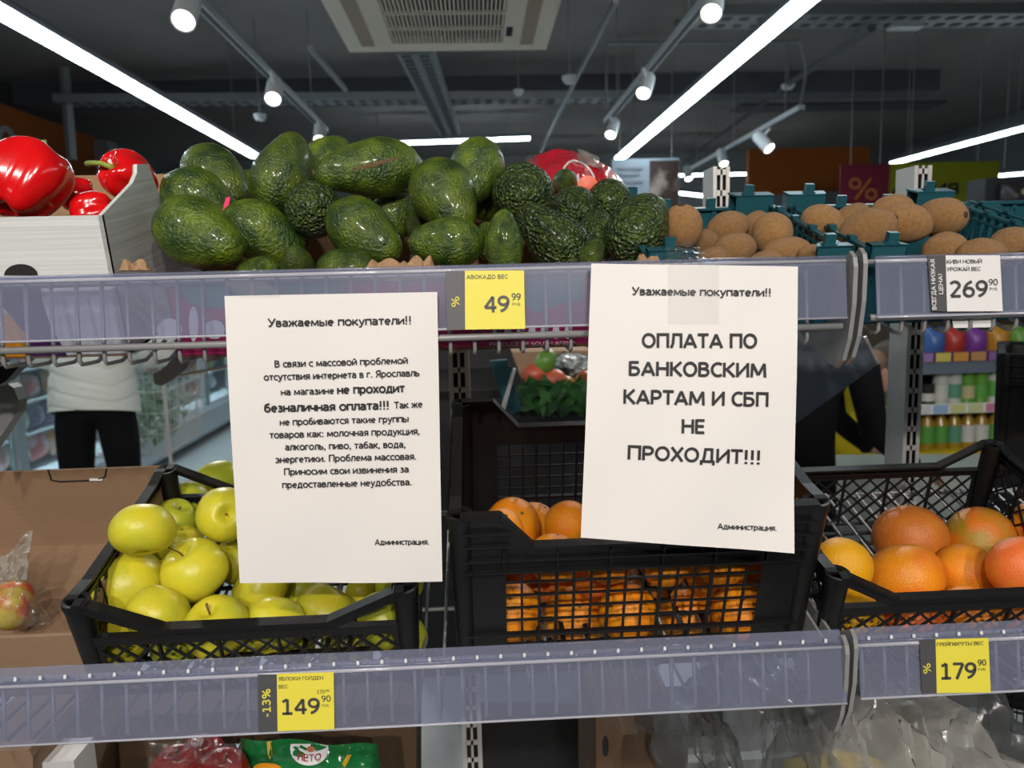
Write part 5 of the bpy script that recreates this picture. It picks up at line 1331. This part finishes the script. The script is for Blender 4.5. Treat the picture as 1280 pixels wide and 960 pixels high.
# brown box with hand hole in the dark middle
t_ = pxprism('cardboard_box', [(745, 895), (780, 918), (860, 918), (860, 1150), (745, 1150)], 1.05, .2, M_CARDSHADE, 'shade-darkened brown cardboard box with a hand hole under the orange crate', 'box')
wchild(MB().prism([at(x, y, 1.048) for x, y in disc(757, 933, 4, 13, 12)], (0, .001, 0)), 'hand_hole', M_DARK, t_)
# dark panel plates behind the lower tier
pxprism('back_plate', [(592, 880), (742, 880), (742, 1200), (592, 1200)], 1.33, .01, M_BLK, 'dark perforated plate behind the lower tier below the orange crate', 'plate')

# ---------------------------------------------------------------- far side under the upper shelf: herbs, tomatoes, ice bag
tc_ = thing('produce_tray', at(650, 515, 1.95), 'teal-sided tray of greens seen in the gap between the two notices', 'tray')
wchild(MB().prism([at(x, y, 1.9) for x, y in ((612, 452), (634, 450), (652, 512), (640, 518), (628, 500))], (0, .04, 0)), 'side_panel', M_TEAL, tc_)
wchild(MB().prism([at(x, y, 1.88) for x, y in ((626, 512), (642, 460), (645, 462), (631, 514))], (0, .02, 0)), 'pale_edge', M_WHT, tc_)
wchild(MB().prism([at(x, y, 2.0) for x, y in ((640, 520), (860, 516), (860, 508), (645, 512))], (0, .5, 0)), 'bottom', M_DARK, tc_)
M_LEAF = mat('leafy_green', (.015, .07, .015), .5, (.04, .15, .03), 20)
random.seed(8); m = MB()
for k in range(420):
    c = at(random.uniform(655, 780), random.uniform(478, 512), random.uniform(1.9, 2.3)); a_ = random.uniform(0, 6.3); e1 = V((math.cos(a_), .3, math.sin(a_))) * .03; e2 = V((-math.sin(a_), .5, math.cos(a_) * .6)) * .014
    m.add([c - e1, c + e2, c + e1, c - e2], [(0, 1, 2, 3)])
o = m.build('leafy_herbs', M_LEAF); tag(o, 'dark green leafy herbs in the tray between the two notices', 'herbs', None, 'stuff')
for i, (x, y, w_, c_, lb) in enumerate(((668, 468, 26, (.55, .10, .05), 'pinkish-red vegetable left in the tray of greens'), (690, 476, 28, (.60, .13, .07), 'pinkish-red vegetable in the middle of the tray of greens'), (700, 488, 34, (.42, .22, .02), 'ochre-yellow vegetable at the right of the tray of greens'), (682, 452, 26, (.12, .25, .04), 'bright green vegetable at the back of the tray of greens'), (730, 480, 26, (.50, .12, .04), 'orange-red vegetable touching the right notice'))):
    it = setup([(x, y, w_, 2.05, 20 * i, 0)], [(0, .9)])[0]
    fruit('vegetable', it, ('kiwi', 1.3), lambda: kiwi_mesh(4, 1.3), mat('vegetable_colour_%s' % 'abcde'[i], c_, .4), lb, 'vegetable', 'vegetables in the far tray')
def iceb(u, v): return at(688 + 60 * u, 442 + 32 * v + 6 * noise.noise(V((u * 5, v * 5, 0))), 2.2 - .1 * math.sin(math.pi * u) * math.sin(math.pi * v) + .05 * noise.noise(V((u * 8, v * 8, 2))))
film_blob('plastic_bag', iceb, mat('white_crinkled_plastic', (.55, .6, .6), .3, (.25, .3, .3), 30, bump=1, bsc=30), 'white crinkled plastic bag beyond the tray of greens', 'bag', 24, 18)
pxprism('cardboard_box', [(640, 440), (740, 438), (740, 480), (655, 482)], 2.45, .3, M_CARD, 'brown box behind the tray of greens', 'box')
# dark island unit that closes the view behind
t_ = thing('display_island', (0.2, 2.9, 0), 'dark produce island standing behind the shelf, seen in the gap between the notices', 'display')
wchild(MB().box((-.25, 2.6, 0), (.62, 3.3, 1.0)), 'base_cabinet', mat('dark_cabinet', (.02, .02, .022), .6), t_)
wchild(MB().box((-.25, 2.6, 1.0), (.62, 3.3, 1.03)), 'top_edge', M_BLK, t_)
wchild(MB().box((-.25, 3.28, 1.03), (.62, 3.3, 1.5)), 'rear_panel', M_BLK, t_)

# ---------------------------------------------------------------- refrigerated wall on the left
XF = -2.62
tf = thing('refrigerator_case', (XF, 3.2, 0), 'long white refrigerated display case with glass doors along the left side', 'refrigerator')
M_FRI = mat('white_enamel', (.42, .46, .50), .4); M_GLS = plastic_film('refrigerator_glass', (.88, .95, .96), .08, (.5, .6, .65), .05)
M_FRM = mat('aluminium_frame', (.35, .42, .45), .35, metal=.5)
Y0f, Y1f = 3.0, 11.0
m = MB(); m.prism([(XF + .10, Y0f, .06), (XF + .13, Y0f, .10), (XF + .10, Y0f, .27), (XF, Y0f, .30), (XF - .8, Y0f, .30), (XF - .8, Y0f, .06)], (0, Y1f - Y0f, 0)); wchild(m, 'base', M_FRI, tf)
wchild(MB().box((XF - .75, Y0f, 0), (XF, Y1f, .06)), 'kick_plate', M_DARK, tf)
wchild(MB().box((XF - .85, Y0f, 0), (XF - .8, Y1f, 2.1)), 'back_panel', M_FRI, tf)
wchild(MB().box((XF - .8, Y0f, 2.0), (XF + .02, Y1f, 2.15)), 'canopy', M_FRI, tf)
wchild(MB().box((XF - .03, Y0f, 1.86), (XF + .035, Y1f, 2.0)), 'valance', M_FRI, tf)  # front lip added to hide the glowing strip from the camera
M_FLED = emission('refrigerator_light', (.8, .95, 1), 130)
wchild(MB().box((XF - .09, Y0f, 1.96), (XF - .04, Y1f, 1.99)), 'interior_light', M_FLED, tf)
doors = [Y0f + .65 + .75 * k for k in range(10)]
for y in [Y0f + .02] + doors:
    if y <= Y1f: wchild(MB().box((XF - .02, y - .04, .30), (XF + .03, y + .04, 2.0)), 'door_frame', M_FRM, tf)
yy = [Y0f + .02] + doors
for a, b in zip(yy, yy[1:]): wchild(MB().box((XF, a + .04, .31), (XF + .004, b - .04, 1.99)), 'door_glass', M_GLS, tf)
levels = [.34, .54, .74, .94, 1.14, 1.36, 1.58]
for z in levels[1:]: wchild(MB().box((XF - .75, Y0f, z - .02), (XF - .16, Y1f, z - .005)), 'inner_shelf', M_FRI, tf)
pcols = [('white', (.6, .62, .62)), ('green', (.15, .32, .05)), ('yellow', (.62, .5, .08)), ('orange', (.62, .22, .04)), ('purple', (.16, .08, .26)), ('pink', (.6, .25, .25)), ('pale green', (.4, .5, .25)), ('red', (.5, .05, .05))]
pm = [mat('packet_' + c[0].replace(' ', '_'), c[1], .35, tuple(min(1, x * .5 + .35) for x in c[1]), 9, .45, .6) for c in pcols]
random.seed(21)
base = {}
lv = ['lowest', 'second', 'third', 'fourth', 'fifth', 'sixth', 'top']
nthd = ['first', 'second', 'third', 'fourth', 'fifth', 'sixth', 'seventh', 'eighth', 'ninth', 'tenth', 'eleventh', 'twelfth', 'thirteenth', 'fourteenth', 'fifteenth', 'sixteenth', 'seventeenth', 'eighteenth', 'nineteenth', 'twentieth', 'twenty-first', 'twenty-second', 'twenty-third', 'twenty-fourth', 'twenty-fifth', 'twenty-sixth', 'twenty-seventh', 'twenty-eighth', 'twenty-ninth', 'thirtieth']
def packet_mesh(ci):
    def pf(u, v):
        b = (math.sin(math.pi * u) * math.sin(math.pi * v)) ** .4; return V((b * .06 + .02, (u - .5) * .2, v * .19))
    m = MB().grid(pf, 6, 6); m.grid(lambda u, v: V((-b_(u, v), (u - .5) * .2, v * .19)), 6, 6); return m
def b_(u, v): return -.02 + .05 * (math.sin(math.pi * u) * math.sin(math.pi * v)) ** .4
for li, z in enumerate(levels):
    y = 3.75; n = 0
    while y < 8.4:
        ci = random.randrange(len(pcols)); 
        if ci not in base: o = packet_mesh(ci).build('food_packet', pm[ci], None, True); base[ci] = o.data
        else: o = bpy.data.objects.new('food_packet', base[ci]); COL.objects.link(o)
        o.location = (XF - .23 - .03 * random.random(), y, z); o.rotation_euler = (random.uniform(-.15, .15), -.15, random.uniform(-.3, .3)); s_ = random.uniform(.8, .97); o.scale = (1, s_, s_)
        tag(o, '%s food packet, %s along the %s shelf of the refrigerated case' % (pcols[ci][0], nthd[n], lv[li]), 'food packet', 'food packets in the refrigerated case')
        n += 1; y += .19 + random.random() * .03

# ---------------------------------------------------------------- person in a white quilted jacket with a trolley
def skin_obj(name, verts, edges, radii, m, parent=None, sub=2, root=0):
    me = bpy.data.meshes.new(name); me.from_pydata([tuple(v) for v in verts], edges, []); o = bpy.data.objects.new(name, me); COL.objects.link(o)
    sk = o.modifiers.new('skin', 'SKIN'); sk.use_smooth_shade = True; sd = o.modifiers.new('sub', 'SUBSURF'); sd.levels = sd.render_levels = sub
    for i, r in enumerate(radii):
        r = r if isinstance(r, tuple) else (r, r); me.skin_vertices[0].data[i].radius = r; me.skin_vertices[0].data[i].use_root = (i == root)
    bpy.context.view_layer.update(); dg = bpy.context.evaluated_depsgraph_get(); nm = bpy.data.meshes.new_from_object(o.evaluated_get(dg)); bpy.data.objects.remove(o)
    nm.materials.clear(); nm.materials.append(m); nm.polygons.foreach_set('use_smooth', [True] * len(nm.polygons)); nm.name = name
    o = bpy.data.objects.new(name, nm); COL.objects.link(o)
    if parent: o.parent = parent
    return o
M_SKIN = mat('skin', (.50, .28, .20), .5, sss=.1); M_HAIR = mat('dark_brown_hair', (.05, .03, .02), .6, bump=.6, bsc=60)
M_BLKC = mat('black_trouser_cloth', (.006, .006, .007), .9, spec=.15, bump=.3, bsc=30); M_JKT = mat('white_quilted_fabric', (.72, .72, .66), .7, bump=.3, bsc=25)
def head(parent, c, rot=0, hair=True, lean=0):
    M = Matrix.Translation(c) @ Matrix.Rotation(rot, 4, 'Z') @ Matrix.Rotation(lean, 4, 'X')
    m = MB()
    def hf(u, v):
        a = 2 * math.pi * u; b = math.pi * (v - .5); x = .075 * math.cos(b) * math.sin(a); y = -.095 * math.cos(b) * math.cos(a); z = .12 * math.sin(b)
        if z < 0: x *= 1 - .25 * (z / .12) ** 2; y = y * (1 - .1 * (z / .12) ** 2)
        if y < 0:
            y -= .018 * math.exp(-((x / .012) ** 2 + ((z + .005) / .022) ** 2)); y += .008 * math.exp(-(((abs(x) - .03) / .014) ** 2 + ((z - .02) / .012) ** 2))
            y -= .005 * math.exp(-((x / .022) ** 2 + ((z + .05) / .008) ** 2))
        return M @ V((x, y, z))
    m.grid(hf, 40, 30)
    for s in (-1, 1): m.lathe([(0, -.01), (.02, -.006), (.03, .0), (.02, .008), (0, .01)], 10, M @ Matrix.Translation((s * .076, .008, 0)) @ Matrix.Rotation(RAD(90), 4, 'Y'), 1, .6)
    wchild(m, 'head', M_SKIN, parent, True)
    for s in (-1, 1): wchild(MB().lathe([(0, -.011), (.008, -.008), (.011, 0), (.008, .008), (0, .011)], 10, M @ Matrix.Translation((s * .03, -.078, .02))), 'eye', M_WHT, parent, True)
    m = MB()
    def hr(u, v):
        a = 2 * math.pi * u; b = math.pi / 2 * (1 - v * (1.25 if math.cos(a) < .2 else .62)); return M @ V((.083 * math.cos(b) * math.sin(a), .008 - .103 * math.cos(b) * math.cos(a), .01 + .122 * math.sin(b)))
    m.grid(hr, 30, 14); wchild(m, 'hair', M_HAIR, parent, True)
def hand(parent, wrist, d, side, up=V((0, 0, 1)), curl=.9):
    """five separate fingers curled from a palm; d = direction of the hand"""
    d = d.normalized(); x = d.cross(up).normalized() * side; n = x.cross(d).normalized()
    vs = [wrist, wrist + d * .045, wrist + d * .085]; es = [(0, 1), (1, 2)]; rs = [(.026, .02), (.038, .016), (.036, .014)]
    for k in range(4):
        b = wrist + d * .088 + x * (.027 - .018 * k); L = (.038, .043, .040, .031)[k]; i = len(vs); a = b; dd = d.copy()
        vs.append(a); es.append((2, i)); rs.append(.009)
        for q in range(3):
            dd = (dd - V((0, 0, 1)) * curl * .7).normalized(); a = a + dd * L * (.75 - .12 * q); vs.append(a); es.append((i + q, i + q + 1)); rs.append(.0085 - .001 * q)
    i = len(vs); b = wrist + d * .035 + x * .04; vs += [b, b + d * .03 + x * .018, b + d * .055 + x * .01 - V((0, 0, .015))]; es += [(1, i), (i, i + 1), (i + 1, i + 2)]; rs += [.012, .010, .008]
    o = skin_obj('hand', vs, es, rs, M_SKIN, None, 1, 1); o.parent = parent; o.matrix_parent_inverse = full(parent).inverted(); return o
pc = at(119, 510, 3.85)
PX = pc.x; PY = 3.85
tp_ = thing('person', (PX, PY, 0), 'person in a white quilted jacket and black trousers, seen from behind, pushing a trolley', 'person')
# trousers: pelvis and two legs
vs = [(PX, PY, .92), (PX - .10, PY, .86), (PX - .115, PY - .01, .50), (PX - .12, PY + .02, .10), (PX + .10, PY, .86), (PX + .11, PY + .01, .50), (PX + .115, PY - .02, .10), (PX, PY, 1.02)]
o = skin_obj('trousers', vs, [(0, 1), (1, 2), (2, 3), (0, 4), (4, 5), (5, 6), (0, 7)], [(.175, .13), (.118, .12), (.082, .08), (.06, .06), (.118, .12), (.082, .08), (.06, .06), (.17, .12)], M_BLKC); o.parent = tp_; o.matrix_parent_inverse = full(tp_).inverted()
for s in (-1, 1):
    m = MB(); c = V((PX + s * .118, PY + .02, 0))
    def sh(u, v, c=c): 
        a = 2 * math.pi * u; r = math.sin(math.pi * min(1, v * .5 + .5) / 1) if v > .5 else 1; return c + V((.048 * math.cos(a) * (1 - .3 * v), .06 + .13 * math.sin(a) * (1 - .35 * v) - .04 * v, .002 + .09 * v))
    m.grid(sh, 20, 8); wchild(m, 'shoe', M_BLKC, tp_, True)
# jacket: quilted loft
def jk(u, v):
    a = 2 * math.pi * u; z = .80 + .62 * v
    hw = np.interp(v, [0, .12, .45, .75, .93, 1], [.195, .192, .175, .20, .15, .07]); hd = np.interp(v, [0, .12, .45, .75, .93, 1], [.17, .17, .15, .14, .10, .06])
    q = abs(((u * 14 + abs(((u * 4) % 1) - .5) * 2 + v * 9) % 1) - .5) * 2; q2 = abs((v * 7 + .5 * abs(((u * 2 + .25) % 1) - .5) * 4) % 1 - .5) * 2
    k = 1 + .05 * (1 - (1 - q2) ** 8 * 1.4) + .03 * (1 - (1 - q) ** 8)
    hem = .03 * math.cos(a * 1) * (1 - v) ** 4 if v < .3 else 0
    z += .045 * (1 - v) ** 6 * max(0, -math.sin(a)) * 1.0
    return V((PX + hw * math.cos(a) * k, PY + hd * math.sin(a) * k + .12 * v * v, z))
m = MB().grid(jk, 96, 70); wchild(m, 'jacket', M_JKT, tp_, True)
for s in (-1, 1):
    sh_ = V((PX + s * .19, PY + .09, 1.36)); el = V((PX + s * .31, PY + .14, 1.08)); wr = V((PX - .10 + s * .2, PY + .34, 1.02))
    P_ = []; R_ = []
    for k in range(15):
        t_ = k / 14; p = sh_.lerp(el, t_ * 2) if t_ < .5 else el.lerp(wr, t_ * 2 - 1); P_.append(p); R_.append((.082 - .035 * t_) * (1 + .05 * (k % 2)))
    wchild(MB().tube(P_, R_, 16), 'sleeve', M_JKT, tp_, True)
    hand(tp_, wr, V((0, 1, -.1)), -s)
wchild(MB().tube([(PX, PY + .12, 1.38), (PX, PY + .14, 1.50)], .055, 14), 'neck', M_SKIN, tp_, True)
head(tp_, V((PX, PY + .15, 1.60)), math.pi)
# trolley
def trolley(cx, cy):
    t = thing('shopping_trolley', (cx, cy, 0), 'grey wire shopping trolley pushed by the person in the white jacket', 'trolley')
    h = .25; L0, L1 = cy, cy + .80
    def ring(z, y0, y1, w_): return [V((cx - w_, y0, z)), V((cx + w_, y0, z)), V((cx + w_ * .85, y1, z)), V((cx - w_ * .85, y1, z)), V((cx - w_, y0, z))]
    lo = ring(.45, L0 + .08, L1 - .06, h - .05); hi = ring(.95, L0, L1, h)
    m = MB(); m.tube(hi, .008, 6); m.tube(lo, .006, 6)
    for k in (.25, .5, .75): m.tube([a.lerp(b, k) for a, b in zip(lo, hi)], .004, 5)
    for i in range(4):
        n = 9 if i % 2 == 0 else 14
        for k in range(n): m.tube([lo[i].lerp(lo[i + 1], k / n), hi[i].lerp(hi[i + 1], k / n)], .0028, 5)
    for k in range(10): m.tube([lo[0].lerp(lo[1], k / 9), lo[3].lerp(lo[2], k / 9)], .0028, 5)
    wchild(m, 'basket', M_POST, t)
    wchild(MB().tube([(cx - h, cy - .08, 1.0), (cx + h, cy - .08, 1.0)], .014, 10), 'push_handle', mat('red_handle', (.5, .03, .02), .4), t)
    for s in (-1, 1):
        wchild(MB().tube([(cx + s * h, cy - .08, 1.0), (cx + s * h, cy, .93), (cx + s * (h - .02), cy + .06, .3), (cx + s * (h - .02), cy + .1, .12)], .012, 8), 'side_frame', M_POST, t)
        wchild(MB().tube([(cx + s * (h - .02), cy + .06, .22), (cx + s * (h - .06), L1 - .05, .22), (cx + s * (h - .06), L1 - .05, .12)], .012, 8), 'lower_frame', M_POST, t)
        for y in (cy + .1, L1 - .05):
            x = cx + s * (h - (.02 if y < cy + .3 else .06)); wchild(MB().lathe([(0, -.012), (.05, -.012), (.06, 0), (.05, .012), (0, .012)], 14, Matrix.Translation((x, y, .06)) @ Matrix.Rotation(RAD(90), 4, 'Y')), 'wheel', M_BLK, t)
trolley(PX - .12, PY + .52)
# greens in the trolley
m = MB(); random.seed(5)
for k in range(300):
    c = V((PX - .14 + random.uniform(-.15, .15), PY + .9 + random.uniform(-.28, .25), .50 + random.random() * .32)); a_ = random.uniform(0, 6.3); e1 = V((math.cos(a_), .3, math.sin(a_))) * .045; e2 = V((-math.sin(a_), .5, math.cos(a_) * .6)) * .02
    m.add([c - e1, c + e2, c + e1, c - e2], [(0, 1, 2, 3)])
o = m.build('leafy_groceries', mat('pale_leaf', (.12, .25, .12), .5, (.5, .6, .5), 12)); tag(o, 'pale green leafy groceries inside the shopping trolley', 'groceries', None, 'stuff')

# bending person in black beyond the right notice
BY = 2.9; h0 = at(985, 470, BY)
tb = thing('person', (h0.x, BY, 0), 'person in black clothes bending over, seen between the right notice and the perforated post', 'person')
sh0 = at(1062, 446, BY + .15); kn = at(1012, 600, BY)
vs = [(h0.x, BY, h0.z), (h0.x + .03, BY - .06, h0.z - .12), (kn.x + .0, BY - .07, .50), (kn.x, BY - .05, .10), (h0.x + .02, BY + .12, h0.z - .12), (kn.x - .02, BY + .13, .50), (kn.x - .03, BY + .15, .10),
      tuple(h0.lerp(sh0, .5) + V((0, .03, .03))), tuple(sh0)]
o = skin_obj('black_clothes', vs, [(0, 1), (1, 2), (2, 3), (0, 4), (4, 5), (5, 6), (0, 7), (7, 8)], [(.17, .15), .12, .08, .065, .12, .08, .065, (.15, .15), (.15, .12)], M_BLKC); o.parent = tb; o.matrix_parent_inverse = full(tb).inverted()
hd = sh0 + V((.14, .05, -.03)); wchild(MB().tube([sh0, hd], .05, 12), 'neck', M_SKIN, tb, True)
head(tb, hd + V((.07, .02, -.03)), RAD(90), True, RAD(50))
for s, dy in ((-1, -.14), (1, .2)):
    a = sh0 + V((-.02, dy, -.02)); b = a + V((.05, -.02, -.26)); c = b + V((.16, 0, -.14)) ; wchild(MB().tube([a, a.lerp(b, .5), b, b.lerp(c, .5), c], [.065, .06, .052, .045, .036], 14), 'sleeve', M_BLKC, tb, True); hand(tb, c, V((1, 0, -.4)), s)
for dy in (-.05, .15): wchild(MB().lathe([(0, 0), (.05, 0), (.055, .03), (.045, .07), (0, .09)], 14, Matrix.Translation((kn.x + .03, BY + dy, 0)), 2.2, 1), 'shoe', M_BLKC, tb, True)
# slanted blue-grey panel
M_BGP = mat('blue_grey_metal', (.17, .20, .25), .4, metal=.3)
t_ = pxprism('metal_panel', [(900, 560), (962, 553), (1098, 455), (1081, 421), (1060, 405), (960, 405), (900, 440)], 1.62, .004, M_BGP, 'slanted blue-grey metal panel hanging behind the shelf bracket beside the right notice', 'panel')
wchild(MB().bar(at(930, 470, 1.60), V((at(897, 500, 1.36).x, 1.375, at(930, 470, 1.6).z)), .01, .01), 'fixing_arm', M_GREY, t_)
wchild(MB().bar(at(1098, 455, 1.615), at(1081, 421, 1.615), .006, .006), 'pale_edge', M_POST, t_)

# ---------------------------------------------------------------- grocery shelving behind on the right
SY = 3.7
tg = thing('grocery_shelving', at(1160, 600, SY), 'yellow grocery shelving with jars and bottles seen below the upper right shelf', 'shelving')
M_YEL = mat('yellow_enamel', (.62, .46, .005), .45)
def sx(px): return at(px, 500, SY).x
def szz(py): return at(1160, py, SY).z
xl, xr2 = sx(1076), sx(1400)
zs = {'top': szz(453), 'mid': szz(508), 'low': szz(566), 'base': szz(640)}
e0, e1 = sx(1040), sx(1075)
wchild(MB().box((e0, SY - .02, 0), (e1, SY + .5, szz(468))), 'end_panel', M_YEL, tg)
wchild(MB().box((xl, SY + .47, 0), (xr2, SY + .5, 1.15)), 'back_panel', M_YEL, tg)
bpy.data.objects.remove(COL.objects['back_panel'] if 'back_panel' in COL.objects and COL.objects['back_panel'].parent == tg else [o for o in COL.objects if o.parent == tg and o.name.startswith('back_panel')][0])
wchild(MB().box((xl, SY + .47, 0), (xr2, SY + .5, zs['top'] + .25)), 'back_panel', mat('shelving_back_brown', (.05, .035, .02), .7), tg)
for k, hh in (('top', .06), ('mid', .028), ('low', .03), ('base', .03)):
    z = zs[k]; wchild(MB().box((xl, SY, z - hh), (xr2, SY + .47, z)), 'shelf_board', M_YEL if k != 'top' else M_BGP, tg)
    if k in ('mid', 'top'):
        zz = z if k == 'top' else z - .04
        wchild(MB().box((xl, SY - .006, z - .04 if k == 'mid' else z - .0), (xr2, SY - .001, z + (.01 if k == 'mid' else .05))), 'price_strip', M_WHT if k == 'mid' else M_PURP, tg)
        cc = [(.6, .6, .25), (.6, .2, .3), (.3, .45, .65), (.55, .6, .3), (.6, .62, .6)] if k == 'mid' else [(.6, .28, .05), (.25, .12, .35), (.6, .5, .1), (.5, .25, .1), (.3, .18, .4)]
        cm = [mat('price_card_%s_%s' % (k, 'abcde'[q]), c_, .5) for q, c_ in enumerate(cc)]
        x = xl + .01; q = 0
        while x < xr2 - .1:
            wchild(MB().box((x, SY - .009, z - .036 if k == 'mid' else z + .002), (x + .075, SY - .006, z + .006 if k == 'mid' else z + .046)), 'price_card', cm[(q * 3) % 5], tg); x += .09; q += 1
wchild(MB().box((xl, SY - .004, zs['low'] - .035), (xr2, SY - .001, zs['low'] + .004)), 'price_strip', M_YEL, tg)
def jar(px, z, hgt, r, kind, label, grp, cm_, lm_, y=SY + .09):
    t = thing(kind, (at(px, 500, y).x, y, z), label, kind, grp)
    if kind == 'bottle': prof = [(0, 0), (r, 0), (r, hgt * .62), (r * .4, hgt * .8), (r * .35, hgt * .92), (0, hgt * .92)]
    elif kind == 'tin': prof = [(0, 0), (r, 0), (r, .004), (r * .97, .008), (r * .97, hgt - .008), (r, hgt - .004), (r, hgt), (0, hgt)]
    else: prof = [(0, 0), (r, 0), (r, hgt * .82), (r * .85, hgt * .88), (0, hgt * .88)]
    MB().lathe(prof, 14).build('body', cm_, t, 40)
    if kind != 'tin':
        rc = r * (.42 if kind == 'bottle' else .95); MB().lathe([(rc, hgt * .87), (rc, hgt), (0, hgt)], 12).build('lid', lm_, t, 40)
    MB().lathe([(r * 1.01, hgt * .15), (r * 1.01, hgt * .55)], 14).build('label_band', random.choice(LB), t, True)
LB = [mat('label_white', (.6, .6, .58), .5), mat('label_green', (.10, .35, .06), .5), mat('label_cream', (.5, .45, .25), .5), mat('label_teal', (.1, .3, .2), .5)]
JG = mat('green_tin', (.12, .32, .04), .35); JW = mat('pale_tin', (.5, .52, .5), .35); JD = mat('dark_green_jar', (.02, .05, .02), .2); JY = mat('amber_oil', (.35, .22, .02), .15); JL = mat('green_lid', (.05, .25, .08), .4); JB = mat('black_tin', (.02, .02, .02), .4)
random.seed(3); n = 0
for i, px in enumerate((1084, 1098)): jar(px, zs['low'], .17, .043, 'jar', ('left', 'right')[i] + ' green-lidded dark jar on the lower shelf left of the perforated post', 'jars and tins on the yellow shelving', JD, JL)
for i, px in enumerate((1083, 1096)): jar(px, zs['mid'], .19, .042, 'tin', ('left', 'right')[i] + ' pale speckled tin on the middle shelf left of the perforated post', 'jars and tins on the yellow shelving', JW, JL)
cols = [(JB, 'black'), (JW, 'grey-white'), (JW, 'white'), (JG, 'yellow-green'), (JG, 'green'), (JW, 'white and green'), (JG, 'leaf green'), (JD, 'dark green'), (JG, 'pale green'), (JW, 'pale')]
for i in range(10): jar(1158 + i * 16.5, zs['mid'], (.10, .17, .18, .16, .165, .20, .15, .17, .18, .16)[i], .038, 'tin', cols[i][1] + ' tin, %s right of the perforated post on the middle shelf' % nthd[i], 'jars and tins on the yellow shelving', cols[i][0], JL)
for i in range(9): jar(1160 + i * 17, zs['low'], .22, .036, 'bottle', 'amber oil bottle with pale cap, %s right of the perforated post on the lower shelf' % nthd[i], 'oil bottles on the yellow shelving', JY, JW)
for i, (px, c_) in enumerate(((1170, 'blue'), (1195, 'red'), (1222, 'purple'), (1250, 'orange'), (1276, 'green'))):
    cm_ = mat('snack_' + c_, {'blue': (.05, .12, .35), 'red': (.45, .04, .03), 'purple': (.2, .05, .3), 'orange': (.55, .25, .03), 'green': (.15, .35, .05), 'tan': (.4, .25, .1)}[c_], .35)
    z = zs['top'] + .002; x = at(px, 440, SY + .1).x
    o = MB().grid(lambda u, v: V((x + (u - .5) * .11, SY + .12 - .05 * (math.sin(math.pi * u) * math.sin(math.pi * v)) ** .5, z + v * .16)), 8, 8)
    o.box((x - .055, SY + .12, z), (x + .055, SY + .15, z + .16)); o = o.build('snack_packet', cm_, None, True); tag(o, c_ + ' snack packet on the top shelf of the yellow shelving', 'packet', 'snack packets on the yellow shelving')
# light panel of the grocery aisle floor side (pale island seen through the grapefruit crate)
pxprism('low_cabinet', [(1020, 588), (1400, 585), (1400, 800), (1020, 800)], 3.2, .3, mat('pale_cabinet', (.40, .42, .38), .5), 'pale low cabinet front seen through the lattice of the grapefruit crate', 'cabinet')
